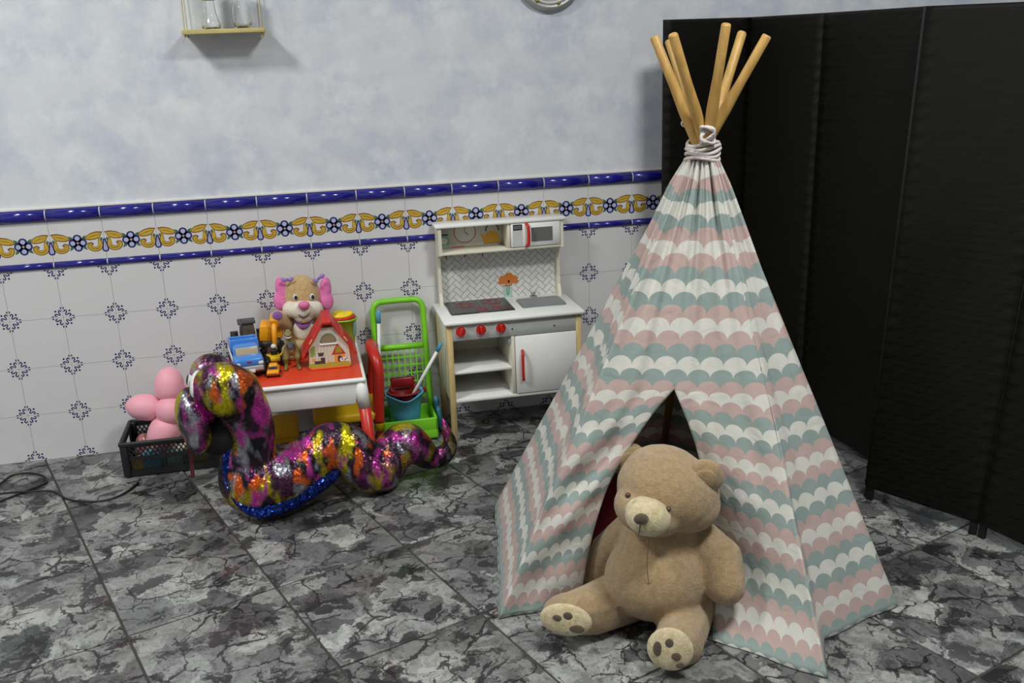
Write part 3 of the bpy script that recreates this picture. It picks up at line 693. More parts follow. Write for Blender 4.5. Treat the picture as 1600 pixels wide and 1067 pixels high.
ribbon(pr, arc(1.942, .824, .024, -10, 190, 14), .0045, pf, .0005, DGREY); ribbon(pr, [(1.908, .772), (1.972, .772)], .003, pf, .0006, BRN)
ribbon(pr, [(1.790, .7665), (1.835, .7665)], .005, pf, .0005, MATS['rose_print'])
pr.build('picture_print', bp_)
# herringbone splashback
sp_ = MB(); Bz, Bw = .046, .0165; x0, x1, z0, z1 = 1.730, 2.240, .526, .752
sp_.box(V(((x0 + x1) / 2, -.020, (z0 + z1) / 2)) - KB, (x1 - x0, .004, z1 - z0), mat('splash_grout', '8c8c88', .6))
L_ = .0435; w_ = L_ / 2.0; c45 = math.sqrt(.5)
hb_ = bmesh.new()
for i in range(-40, 60):
    for j in range(-12, 14):
        # herringbone lattice in rotated frame
        ax, ay = i * w_ + j * L_ * 2, i * w_
        ax = i * w_ + j * 2 * L_; ay = i * w_
        for (ux, uy, sx, sy) in ((ax, ay, L_, w_), (ax + L_, ay + w_ - L_ + 0, w_, L_)):
            g_ = .0011
            q4 = [(ux + g_, uy + g_), (ux + sx - g_, uy + g_), (ux + sx - g_, uy + sy - g_), (ux + g_, uy + sy - g_)]
            P4 = [((a - b_) * c45 + 1.95, (a + b_) * c45 + .50) for a, b_ in q4]
            if max(p[0] for p in P4) < x0 or min(p[0] for p in P4) > x1 or max(p[1] for p in P4) < z0 or min(p[1] for p in P4) > z1: continue
            hb_.faces.new([hb_.verts.new((a, 0, b_)) for a, b_ in P4])
for co_, no_ in (((x0, 0, 0), (-1, 0, 0)), ((x1, 0, 0), (1, 0, 0)), ((0, 0, z0), (0, 0, -1)), ((0, 0, z1), (0, 0, 1))):
    bmesh.ops.bisect_plane(hb_, geom=hb_.verts[:] + hb_.edges[:] + hb_.faces[:], plane_co=co_, plane_no=no_, clear_outer=True)
for f in hb_.faces: sp_.poly([V((v.co.x, -.0226, v.co.z)) - KB for v in f.verts], mat('splash_white', 'd9d9d4', .35))
spo = sp_.build('splashback', kt)
vz = MB(); vf = lambda a, b_, d: V((a, -.0232 - d, b_)) - KB
vz.poly([vf(*q, 0) for q in [(2.006, .528), (2.042, .528), (2.044, .572), (2.004, .572)]], mat('vase_print', 'a9c4bb', .5))
for dx in (-.008, 0, .009): ribbon(vz, [(2.024 + dx * .4, .535), (2.024 + dx, .575)], .002, vf, .0003, GRN)
ribbon(vz, [(2.003, .578), (2.045, .580)], .005, vf, .0003, mat('rust_print', 'a3502a', .5))
for (a, b_, r_) in ((2.005, .608, .020), (2.030, .618, .021), (2.052, .606, .019), (2.018, .596, .016), (2.040, .598, .016), (1.995, .596, .013), (2.060, .594, .012)):
    vz.poly([vf(a + r_ * (1 + .18 * math.sin(7 * t_)) * math.cos(t_), b_ + .8 * r_ * (1 + .18 * math.sin(7 * t_)) * math.sin(t_), .0004 + r_ * .01) for t_ in [2 * math.pi * k / 22 for k in range(22)]], mat('orange_print', 'c9742f', .5))
vz.build('vase_picture', spo)
for x in (1.757, 1.838, 1.915):
    MB().tube(crom([V((x, -.024, .742)) - KB, V((x, -.040, .740)) - KB, V((x, -.044, .730)) - KB, V((x, -.040, .722)) - KB], 3), .003, mat('hook_olive', '6b6a4e', .4), 7).build('hook', kt)
md = kb('microwave_door', (2.024, -.126, .766), (2.238, -.114, .866), WHITE)
kb('door_window', (2.112, -.1275, .785), (2.205, -.126, .845), mat('smoked_panel', '6a6b68', .2, coat=.4), md, 0)
kb('keypad', (2.032, -.1272, .772), (2.074, -.126, .836), mat('keypad_grey', 'c3c6c2', .5), md, 0)
dp = kb('display', (2.034, -.1278, .838), (2.073, -.126, .862), BLACK, md, 0)
seg = MB(); df = lambda a, b_, d: V((a, -.1279 - d, b_)) - KB
def digit(x, segs, w=.006, h=.006):
    z = .850; P = {'a': ((x, z + h), (x + w, z + h)), 'g': ((x, z), (x + w, z)), 'd': ((x, z - h), (x + w, z - h)), 'f': ((x, z), (x, z + h)), 'b': ((x + w, z), (x + w, z + h)), 'e': ((x, z - h), (x, z)), 'c': ((x + w, z - h), (x + w, z))}
    for k in segs: ribbon(seg, P[k], .0016, df, .0003, LGREY)
digit(2.0395, 'abcdefg'); digit(2.051, 'abcdef'); digit(2.0605, 'abcdef')
for dz in (-.003, .003): seg.poly([df(2.0478, .85 + dz - .0008, .0003), df(2.0492, .85 + dz - .0008, .0003), df(2.0492, .85 + dz + .0008, .0003), df(2.0478, .85 + dz + .0008, .0003)], LGREY)
seg.build('digits', dp)
hz = [V((2.092, -.126, .862)), V((2.094, -.142, .858)), V((2.096, -.146, .845)), V((2.097, -.147, .816)), V((2.096, -.146, .787)), V((2.094, -.142, .774)), V((2.092, -.126, .770))]
MB().tube([p - KB for p in crom(hz, 4)], .0068, RED, 10).build('handle', md)
# ------------------------------------------------------------------ activity table
TB = V((1.09, -.335, 0)); ZT = .42
tb = thing('play_table', TB, 'small white plastic play table with red top and red legs', 'table')
xa, xb, ya, yb = .848, 1.350, -.620, -.040
MB().box(V(((xa + xb) / 2, (ya + yb) / 2, ZT - .009)) - TB, (xb - xa, yb - ya, .018), WHITE, .008, seg=3).build('table_rim', tb)
MB().box(V(((xa + xb) / 2, (ya + yb) / 2, ZT - .004)) - TB, (xb - xa - .022, yb - ya - .022, .0095), REDT, .003).build('red_top', tb)
ap = MB(); ap.box(V(((xa + xb) / 2 - .008, (ya + yb) / 2, ZT - .062)) - TB, (xb - xa - .075, yb - ya - .035, .090), WHITE, .006, taper=(1.06, 1.03)); ap.build('apron', tb)
for sx, x in ((1, xb - .024), (-1, xa + .024)):
    for sy, y in ((-1, ya + .028), (1, yb - .028)):
        a = V((x, y, ZT - .016)); b = V((x + sx * .010, y, .300)); c = V((x + sx * .028, y + sy * .0, 0))
        lg = MB().tube([b - TB, b.lerp(c, .97) - TB, c - TB], [.0225, .0195, .017], RED, 16).build('leg', tb)
        MB().tube([a - TB, b - TB], [.0245, .0240], WHITE, 16).build('leg_sleeve', lg)
# toddler chair at the right of the table (red arched back), yellow seat under the table
CB = V((1.28, -.20, 0))
ch = thing('toddler_chair', CB, 'small plastic chair with red arched back and yellow seat beside the play table', 'chair')
MB().box(V((1.275, -.20, .150)) - CB, (.27, .24, .040), YELP, .014, seg=3).build('seat', ch)
xr = 1.412
arch = [V((xr - .010, -.305, .12)), V((xr - .006, -.305, .20)), V((xr + .002, -.300, .30)), V((xr + .002, -.285, .365)), V((xr - .006, -.245, .398)), V((xr - .012, -.18, .405)), V((xr - .006, -.115, .398)), V((xr + .002, -.075, .365)), V((xr + .002, -.060, .30)), V((xr - .006, -.058, .20)), V((xr - .010, -.058, .12))]
MB().tube([p - CB for p in crom(arch, 4)], .0235, RED, 14).build('backrest', ch)
for y in (-.305, -.058):
    lg = MB().tube([V((xr - .010, y, .13)) - CB, V((xr - .006, y, 0)) - CB], [.017, .0165], DRED, 14).build('leg', ch)
    MB().tube([V((xr - .010, y, .165)) - CB, V((xr - .009, y, .085)) - CB], [.0225, .0225], YELP, 16).build('collar', lg)
    MB().tube([V((1.175, y * .9 - .02, .145)) - CB, V((1.165, y * .9 - .02, 0)) - CB], [.016, .015], DBLUE, 14).build('leg', ch)
S2 = V((.93, -.34, 0))
st = thing('toddler_chair', S2, 'small plastic chair with dark blue arched back left of the play table', 'chair')
MB().box(V((.955, -.34, .150)) - S2, (.25, .24, .040), YELP, .014, seg=3).build('seat', st)
xl = .808
MB().tube([V((2 * xl - (p.x - xr + xl), p.y - .14, p.z + .012)) - S2 for p in crom(arch, 4)], .0195, DBLUE, 14).build('backrest', st)
for y in (-.445, -.198):
    lg = MB().tube([V((xl + .010, y, .13)) - S2, V((xl + .006, y, 0)) - S2], [.017, .0165], DBLUE, 14).build('leg', st)
    MB().tube([V((xl + .010, y, .165)) - S2, V((xl + .009, y, .085)) - S2], [.0225, .0225], YELP, 16).build('collar', lg)
    lg = MB().tube([V((1.055, y + (.02 if y < -.3 else -.02), .145)) - S2, V((1.06, y + (.02 if y < -.3 else -.02), 0)) - S2], [.016, .015], DBLUE, 14).build('leg', st)
    MB().tube([V((1.055, y + (.02 if y < -.3 else -.02), .150)) - S2, V((1.056, y + (.02 if y < -.3 else -.02), .115)) - S2], .020, YELP, 14).build('collar', lg)
# ------------------------------------------------------------------ cleaning trolley
GB = V((1.53, -.19, 0))
tr = thing('cleaning_trolley', GB, 'lime green toy cleaning trolley between play table and toy kitchen', 'toy trolley')
hL, hR = 1.428, 1.640
fr = [V((hL - .006, -.105, .05)), V((hL - .004, -.09, .20)), V((hL, -.062, .46)), V((hL + .002, -.052, .530)), V((hL + .024, -.048, .556)), V((hL + .06, -.047, .560)), V((hR - .06, -.047, .560)), V((hR - .022, -.048, .556)), V((hR, -.052, .530)), V((hR + .002, -.062, .46)), V((hR + .004, -.09, .20)), V((hR + .006, -.105, .05))]
MB().tube([p - GB for p in crom(fr, 4)], .0125, LIME, 12).build('handle_frame', tr)
bk = MB()
bk.tube([V((hL + .010, -.070, .362)) - GB, V((hR - .010, -.070, .360)) - GB], .0125, LIME, 10)
for k in range(8):
    x = hL + .018 + k * (hR - hL - .036) / 7; bk.box(V((x, -.083, .245)) - GB, (.005, .005, .235), LIME, rot=Euler((-.10, 0, 0)))
for k in range(7):
    z = .135 + k * .036; bk.box(V(((hL + hR) / 2, -.083 + (z - .245) * .10, z)) - GB, (hR - hL - .02, .006, .0055), LIME)
bk.build('basket_grid', tr)
ty = MB(); xa_, xb_, ya_, yb_ = 1.418, 1.650, -.278, -.085
ty.box(V(((xa_ + xb_) / 2, (ya_ + yb_) / 2, .030)) - GB, (xb_ - xa_, yb_ - ya_, .05), LIME, .010, seg=3)
for c, sz in ((((xa_ + xb_) / 2, ya_ + .006, .072), (xb_ - xa_, .012, .055)), (((xa_ + xb_) / 2, yb_ - .006, .072), (xb_ - xa_, .012, .055)), ((xa_ + .006, (ya_ + yb_) / 2, .072), (.012, yb_ - ya_, .055)), ((xb_ - .006, (ya_ + yb_) / 2, .072), (.012, yb_ - ya_, .055))):
    ty.box(V(c) - GB, sz, LIME, .005)
ty.build('tray', tr)
bu = thing('toy_bucket', (1.523, -.200, .057), 'light blue toy mop bucket standing on the lime green trolley', 'bucket')
b = MB(); b.lathe([(0, .0), (.056, .0), (.060, .004), (.066, .06), (.078, .138), (.084, .142), (.084, .148), (.076, .146), (.064, .06), (.056, .010), (0, .010)], (0, 0, 0), BLUE, 32)
for v in b.bm.verts:
    if v.co.z > .12:
        a = math.atan2(v.co.y, v.co.x); k = max(0, math.cos(a + math.pi / 2)) ** 6; v.co.z -= .014 * k * (v.co.z - .12) / .026; v.co.y -= .014 * k
b.build('pail', bu)
w = MB()
w.lathe([(.070, .146), (.062, .150), (.052, .130), (.045, .095), (.030, .085)], (0, .008, 0), DRED, 28)
w.box((0, .045, .172), (.10, .012, .045), DRED, .010, seg=3); w.box((-.050, .02, .155), (.012, .07, .012), DRED, .004); w.box((.050, .02, .155), (.012, .07, .012), DRED, .004)
w.build('wringer', bu)
for dx in (-.088, .088): MB().box((dx, 0, .145), (.014, .022, .024), DRED if dx < 0 else DRED, .005).build('lug', bu)
a0, a1 = at(642, 622, -.21), at(690, 536, -.27)
mo = thing('toy_mop', a0, 'white mop stick with blue tip leaning out of the blue bucket', 'mop')
dd = (a1 - a0)
MB().tube([V((0, 0, 0)) - dd * .25, dd * .9], .0068, WHITE, 12).build('stick', mo); MB().tube([dd * .86, dd * .97, dd * 1.01], [.0088, .0082, .004], BLUE, 12).build('tip', mo)
mh = MB()
for k in range(10):
    a = k * .63; mh.tube(crom([-dd * .22, -dd * .27 + V((.022 * math.cos(a), .022 * math.sin(a), -.008)), -dd * .36 + V((.028 * math.cos(a), .028 * math.sin(a), -.02))], 3), .006, mat('mop_blue', '4f8fc0', .9), 6)
mh.build('mop_head', mo)
a0, a1 = at(593, 618, -.120), at(591.5, 486, -.075)
br = thing('toy_broom', a0, 'white broom stick with blue tip standing behind the red chair back', 'broom')
dd = a1 - a0
MB().tube([-dd * .25, dd * .88], .0072, WHITE, 12).build('stick', br); MB().tube([dd * .86, dd * .98, dd * 1.01], [.0095, .0090, .005], BLUE, 12).build('tip', br)
MB().box(-dd * .30 + V((0, 0, -.03)), (.075, .028, .075), mat('broom_bristle', 'c9d2d4', .9, bump=.6, bs=200), .006).build('bristles', br)
pn = thing('dustpan', (1.672, -.14, 0), 'light blue toy dustpan upright between green trolley and toy kitchen', 'dustpan')
b = MB(); b.box((0, 0, .055), (.022, .11, .105), BLUE, .010, Euler((0, -.12, 0)), 3); b.build('pan', pn)
MB().tube([(0.0, .02, .10), (-.006, .03, .135)], [.009, .007], BLUE, 10).build('handle', pn)
# ------------------------------------------------------------------ plush snake
SB = V((1.15, -.72, 0))
sn = thing('plush_snake', SB, 'huge shiny rainbow plush snake coiled on the floor before the play table', 'plush snake')
path = [(368, 612, -.81, .088), (388, 650, -.80, .080), (394, 685, -.775, .082), (386, 722, -.765, .095), (396, 752, -.77, .118), (432, 756, -.755, .116), (472, 728, -.72, .098), (508, 700, -.70, .088), (538, 697, -.70, .088), (562, 722, -.715, .088), (590, 734, -.71, .090), (614, 706, -.675, .080), (634, 690, -.66, .074), (654, 702, -.65, .062), (672, 716, -.63, .042), (692, 711, -.62, .040), (703, 694, -.62, .030), (697, 672, -.62, .018), (692, 655, -.62, .008)]
cp_ = crom([at(*p[:3]) for p in path], 7); rp_ = lerpl([p[3] for p in path], 7)
blobs = []
for c, r_ in zip(cp_, rp_):
    if c.z < r_: c = V((c.x, c.y, r_ + .002))
    blobs.append(('e', c, (r_, r_, r_)))
# head lobes: two eye domes, snout over the open mouth
EH = at(352, 610, -.85)
blobs += [('e', EH, (.112, .078, .098), Euler((0, .45, 0))), ('e', at(333, 588, -.73), (.080, .065, .085), Euler((0, -.3, 0))), ('e', at(376, 640, -.81), (.075, .07, .085)), ('e', at(325, 628, -.78), (.05, .06, .05))]
sb_ = fuse('body', blobs, RAINBOW, sn, SB, .0085, 5, .55)
fuse('snout', [('e', at(302, 650, -.83), (.058, .078, .105), Euler((0, -.1, 0))), ('e', at(309, 680, -.84), (.046, .062, .065)), ('e', at(318, 640, -.80), (.05, .07, .06))], RAINBOW, sn, SB, .0085, 4, .5)
mo_ = MB().ell(at(343, 680, -.79) - SB, (.080, .055, .070), mat('black_cloth', '0c0b0c', .9), Euler((0, -.5, 0))).build('mouth', sn)
def domeeye(c, n, r_):
    z = V(n).normalized(); R = z.to_track_quat('Z', 'Y').to_matrix()
    e = MB().ell(V(c) - SB, (r_, r_ * .8, .022), mat('white_felt', 'd9d7d2', .8), R).build('eye', sn)
    MB().ell(V(c) + z * .014 - SB, (r_ * .5, r_ * .45, .012), BLACK, R).build('pupil', e)
domeeye(at(309, 603, -.815), (-.97, .14, .05), .066)
domeeye(at(303, 594, -.73), (-.9, -.05, .2), .05)
MB().box(at(299, 718, -.845) - SB, (.014, .004, .135), mat('maroon_ribbon', '4a1620', .8), rot=Euler((0, .05, .2))).build('tongue', sn)
bs = [(360, 676, -.80, .022), (357, 705, -.812, .022), (356, 735, -.825, .022), (364, 766, -.845, .021), (381, 790, -.862, .020), (405, 800, -.868, .024), (440, 792, -.850, .027), (472, 776, -.818, .030), (502, 757, -.785, .028), (526, 739, -.768, .020)]
bc = crom([at(*p[:3]) for p in bs], 6); br_ = lerpl([p[3] for p in bs], 6)
bb_ = [('e', V((c.x, c.y, max(c.z, r_ * .9 + .002))), (r_, r_ * .8, r_)) for c, r_ in zip(bc, br_)]
fuse('belly_sequins', bb_, SEQUIN, sn, SB, .008, 4, .5)
MB().box(at(714, 719, -.62) - SB, (.022, .002, .018), WHITE, rot=Euler((.2, .5, .3))).build('care_tag', sn)
# ------------------------------------------------------------------ crate and its contents
KX0, KX1, KY0, KY1, KH = .392, .775, -.312, -.045, .150
CB2 = V(((KX0 + KX1) / 2, (KY0 + KY1) / 2, 0))
crt = thing('plastic_crate', CB2, 'black lattice plastic crate on the floor against the tiled wall', 'crate')
kx, ky = (KX1 - KX0) / 2, (KY1 - KY0) / 2
MB().box((0, 0, .006), (2 * kx - .03, 2 * ky - .03, .012), BLACK, .004).build('base', crt)
rim = MB()
for s_ in (-1, 1):
    rim.box((0, s_ * (ky - .004), KH - .008), (2 * kx, .016, .016), BLACK, .004); rim.box((s_ * (kx - .004), 0, KH - .008), (.016, 2 * ky, .016), BLACK, .004)
rim.build('rim', crt)
for sx in (-1, 1):
    for sy in (-1, 1): MB().box((sx * (kx - .014), sy * (ky - .014), KH / 2), (.030, .030, KH - .01), BLACK, .006).build('corner_post', crt)
for sy in (-1, 1):
    w = MB(); y = sy * (ky - .010)
    w.box((0, y, .018), (2 * kx - .03, .006, .026), BLACK); w.box((0, y, .078), (2 * kx - .03, .007, .014), BLACK); w.box((0, y, .132), (2 * kx - .03, .007, .012), BLACK)
    n = 46
    for k in range(n + 1):
        x = -kx + .02 + (2 * kx - .04) * k / n; w.box((x, y, .052), (.0035, .005, .046), BLACK)
    for k in range(19):
        x = -kx + .03 + (2 * kx - .06) * k / 18
        for sg in (-1, 1): w.box((x, y + .001 * sg, .106), (.0042, .004, .056), BLACK, rot=Euler((0, sg * .62, 0)))
    w.build('side_lattice', crt)
for sx in (-1, 1):
    w = MB(); x = sx * (kx - .010)
    w.box((x, 0, .045), (.006, 2 * ky - .03, .08), BLACK); w.box((x, 0, .132), (.006, 2 * ky - .03, .012), BLACK)
    for y in (-.075, .075): w.box((x, y * 1.0, .105), (.006, .05, .05), BLACK)
    w.build('end_wall', crt)
def toy(name, loc, label, cat, fnb, group=None):
    t = thing(name, loc, label, cat, group=group); fnb(t); return t
pk = thing('toy_packet', at(226, 690, -.20), 'crumpled shiny red and blue packet inside the black crate', 'packet')
fuse('wrapper', [('e', (0, 0, 0), (.034, .03, .036)), ('e', (.012, -.01, -.025), (.03, .03, .03)), ('e', (-.02, .0, -.03), (.025, .03, .03)), ('e', (0, 0, -.065), (.03, .03, .035))], mat('red_foil', 'a06a64', .3, .4, var=.5, vs=50, bump=.9, bs=45), pk, voxel=.005, it=2)
MB().box((.010, -.030, .0), (.024, .010, .034), mat('blue_foil', '5b93cf', .3, .3, bump=.8, bs=50), .004, Euler((.1, .3, .2))).build('label_patch', pk)
wt = thing('toy_shoe', at(282, 699, -.24), 'small white soft shoe lying in the black crate', 'shoe')
fuse('upper', [('e', (0, 0, 0), (.045, .026, .016), Euler((0, -.1, 0))), ('e', (.05, .0, .004), (.03, .025, .018)), ('e', (-.03, 0, -.002), (.025, .024, .014))], mat('off_white_cloth', 'd6cfc6', .8, bump=.3), wt, voxel=.005, it=3)
MB().box((.01, 0, -.018), (.12, .045, .008), mat('shoe_sole', 'b9b2a8', .8), .003).build('sole', wt)
for nm, p, sz, m, lb in (('toy_block', (.50, -.265, .055), (.075, .05, .070), BLUE, 'light blue block seen through the slots of the black crate'), ('toy_block', (.585, -.255, .05), (.06, .05, .065), mat('pale_teal', '8fc4c4', .5), 'pale teal block beside the blue one in the black crate'), ('toy_block', (.68, -.26, .06), (.08, .05, .10), mat('soft_yellow', 'd8cf55', .5), 'pale yellow block at the right end of the black crate'), ('toy_block', (.445, -.265, .095), (.05, .05, .05), YELP, 'yellow block in the left corner of the black crate')):
    t = thing(nm, (p[0], p[1], .013), lb, 'toy', group='toys in the crate')
    MB().box((0, 0, sz[2] / 2 + (p[2] - .013 - sz[2] / 2) * 0), sz, m, .006).build('block_body', t)
    MB().cyl((0, 0, sz[2]), (0, 0, sz[2] + .008), .012, m, n=14).build('stud', t)
# pink balloon flower
PB = at(270, 642, -.20)
pf_ = thing('balloon_flower', (PB.x, PB.y, .03), 'pink balloon flower with round petals standing in the black crate', 'balloon')
O2 = V((PB.x, PB.y, .03))
MB().ell(at(267, 641, -.22) - O2, .060, PINK, sub=4).build('centre', pf_)
def petal(a, b, r0, r1, y0, y1):
    A, B = at(*a, y0), at(*b, y1); L = (B - A); n = 26; pts_, rd = [], []
    for i in range(n + 1):
        t_ = .5 - .5 * math.cos(math.pi * i / n); pts_.append(A + L * t_ - O2)
        rd.append(max(.004, r1 * math.sqrt(max(0, 1 - abs(2 * t_ ** .78 - 1) ** 2.2))))
    MB().tube(pts_, rd, PINK, 24).build('petal', pf_)
petal((266, 626), (263, 573), 0, .059, -.20, -.17); petal((252, 638), (196, 634), 0, .054, -.20, -.19); petal((266, 652), (243, 708), 0, .062, -.22, -.235)
petal((280, 630), (324, 610), 0, .055, -.20, -.16); petal((280, 650), (318, 672), 0, .05, -.17, -.12)
MB().tube(crom([at(276, 655, -.19) - O2, at(288, 678, -.19) - O2, at(300, 702, -.19) - O2, at(306, 722, -.19) - O2], 4), [.020] * 4 + [.019] * 4 + [.017] * 5, PINK, 16).build('stem', pf_)
# ------------------------------------------------------------------ cable
cb = MB(); cpx = [(-25, 790), (0, 783), (38, 768), (66, 757), (74, 752), (70, 745), (55, 740), (38, 739), (18, 743), (0, 756), (-30, 778)]
cb.tube(crom([fl(*p, .0045) for p in cpx], 6), .0042, BLACK, 8)
c2 = [(-30, 776), (10, 770), (50, 768), (78, 767), (90, 771), (104, 779), (125, 783), (152, 783), (178, 778), (200, 767), (216, 754)]
p0 = fl(60, 770); cab = thing('power_cable', (p0.x, p0.y, 0), 'thin black cable looping over the floor left of the crate', 'cable')
cb.build('loop', cab, off=V((p0.x, p0.y, 0)))
MB().tube(crom([fl(*p, .0055 + (.006 if 40 < p[0] < 90 else 0)) for p in c2], 6), .0042, BLACK, 8).build('tail', cab, off=V((p0.x, p0.y, 0)))
# ------------------------------------------------------------------ hanging shelf with jars, wall ornament
HB = V((.955, -.075, 1.663))
sh = thing('hanging_shelf', HB, 'small wooden shelf hanging on cords on the plaster wall', 'shelf')
MB().box((0, 0, .008), (.300, .13, .016), SHELFW, .0015).build('board', sh)
for sx in (-1, 1):
    for sy in (-1, 1):
        x = sx * .139; top = V((sx * .139, .06, .36))
        MB().tube([V((x, sy * .052, -.006)), V((x, sy * .052, .02)), V((x, .065, .42))], .0018, mat('jute_cord', 'b3a777', .9), 6).build('cord', sh)
        MB().ell((x, sy * .052, -.005), .005, MATS['jute_cord'], sub=2).build('cord_knot', sh)
MB().tube([V((-.139, -.052, -.008)), V((-.146, -.054, -.018)), V((-.150, -.056, -.03))], .0012, MATS['jute_cord'], 5).build('cord_end', sh)
MB().tube([V((.139, -.052, -.008)), V((.136, -.054, -.014)), V((.134, -.056, -.022))], .002, MATS['jute_cord'], 5).build('cord_end', sh)
for x, prof, lb in ((.910, [(.0, 0), (.028, 0), (.034, .004), (.034, .02), (.030, .028), (.022, .06), (.019, .10), (.020, .13), (.024, .16), (.021, .16), (.017, .13), (.016, .10), (.019, .06), (.027, .028), (.031, .02), (.031, .006), (0, .004)], 'clear glass bottle with narrow neck on the left of the hanging shelf'), (1.025, [(.0, 0), (.026, 0), (.032, .006), (.034, .03), (.034, .075), (.028, .095), (.027, .12), (.030, .125), (.030, .14), (.027, .14), (.024, .12), (.025, .095), (.031, .075), (.031, .03), (.029, .008), (0, .005)], 'clear rounded glass jar on the right of the hanging shelf')):
    g = thing('glass_jar', (x, -.078, 1.6795), lb, 'jar', group='jars on the hanging shelf')
    MB().lathe(prof, (0, 0, 0), GLASS, 28).build('glass_body', g)
    MB().tube([V((.021 * math.cos(a), .021 * math.sin(a), prof[-5][1] * .95)) if False else V(((.0235 if x < 1 else .0305) * math.cos(a), (.0235 if x < 1 else .0305) * math.sin(a), .105 if x < 1 else .112)) for a in [2 * math.pi * i / 20 for i in range(20)]], .0018, MATS['jute_cord'], 6, closed=True).build('string', g)
ck = thing('wall_ornament', (2.245, -.004, 1.855), 'round pale metal wall ornament at the top edge above the toy kitchen', 'wall decor')
RX = M.Rotation(math.pi / 2, 3, 'X')
MB().lathe([(.0, 0), (.140, 0), (.145, .008), (.142, .022), (.128, .030), (.118, .022), (.112, .012), (0, .012)], (0, 0, 0), mat('pale_metal', 'a9aaa6', .4, .5), 48, RX).build('dish', ck)
MB().tube([V((.112 * math.cos(a), -.020, .112 * math.sin(a))) for a in [2 * math.pi * i / 40 for i in range(40)]], .005, mat('white_bead_rim', 'd5d0d2', .4), 8, closed=True).build('inner_ring', ck)
for k in range(8):
    a = math.radians(-74 + 45 * k); MB().ell((.118 * math.cos(a), -.032, .118 * math.sin(a)), (.008, .006, .006), mat('gold_bead', '9a8a3a', .35, .6), sub=2).build('gold_bead', ck)
# ------------------------------------------------------------------ toys on the table
ZT += .0012
DB = V((1.16, -.14, ZT))
dg_ = thing('plush_puppy', DB, 'beige plush puppy with pink ears sitting on the play table', 'plush toy')
H = at(472, 469, -.15)
fuse('body', [('e', H + V((0, 0, .012)), (.078, .070, .088)), ('e', H + V((0, .0, .045)), (.070, .062, .060)), ('e', at(478, 525, -.14), (.078, .070, .095)), ('e', at(480, 545, -.15), (.075, .068, .06)),
    ('c', at(452, 505, -.16), .036, at(434, 497, -.23), .034), ('c', at(503, 505, -.15), .034, at(510, 522, -.19), .032), ('c', at(468, 550, -.20), .045, at(455, 549, -.30), .040), ('c', at(495, 553, -.19), .045, at(512, 552, -.27), .04)], DOGF, dg_, DB, .006, 5, .55)
for v in dg_.children[0].data.vertices: v.co.z = max(v.co.z, .001)
fuse('muzzle', [('e', at(473, 484, -.218), (.066, .036, .038)), ('e', at(455, 483, -.205), (.036, .034, .034)), ('e', at(491, 482, -.205), (.036, .034, .034)), ('e', at(474, 493, -.215), (.04, .032, .032))], DOGW, dg_, DB, .005, 4, .5)
MB().ell(at(475, 477, -.258) - DB, (.023, .014, .017), mat('pink_nose', 'd96f9c', .4)).build('nose', dg_)
sm_ = [at(462 + 24 * k / 8, 484 + 12 * math.sin(math.pi * (k + .4) / 8.8), -.252 + .006 * abs(k - 4) / 4 ) - DB for k in range(9)]
MB().tube(sm_, .0028, mat('mouth_brown', '4a3436', .8), 6).build('smile', dg_)
for px, py in ((461.5, 464.5), (488, 463.5)):
    e = MB().ell(at(px, py, -.214) - DB, (.010, .006, .013), mat('eye_white', 'cfd6d8', .3)).build('eye', dg_); MB().ell(at(px + .8, py + .6, -.220) - DB, (.0062, .004, .0095), BLACK).build('pupil', e)
for px, sx in ((441, -1), (508, 1)):
    ear = fuse('ear', [('e', at(px, 456, -.16), (.026, .022, .064), Euler((0, .14 * sx, 0))), ('e', at(px + sx * 2, 470, -.165), (.030, .021, .042), Euler((0, -.05 * sx, 0)))], PINKF, dg_, DB, .005, 3, .5)
for px, py, sx in ((449, 437, -1), (498, 435, 1)):
    w = MB(); c = at(px, py, -.20) - DB
    w.ell(c, .006, PURP, sub=2)
    for q in (-1, 1): w.ell(c + V((q * .013, 0, -q * sx * -.004 + .004 * q)), (.013, .005, .009), mat('bow_purple', '9a7cc0', .7), Euler((0, -.5 * q, 0)), 2)
    w.build('bow', dg_)
MB().ell(at(474, 515, -.205) - DB, (.042, .014, .044), DOGW).build('belly', dg_)
MB().tube([at(460 + 28 * k / 8, 500 + 9 * math.sin(math.pi * k / 8), -.218 + .02 * abs(k - 4) / 4) - DB for k in range(9)], [.006, .009, .012, .014, .015, .014, .012, .009, .006], PURP, 8).build('collar', dg_)
MB().ell(at(475, 503, -.237) - DB, .006, mat('gold_tag', 'b98f3a', .4, .5), sub=2).build('name_tag', dg_)
MB().ell(at(433.5, 493, -.262) - DB, (.020, .008, .019), PURP).build('paw_pad', dg_)
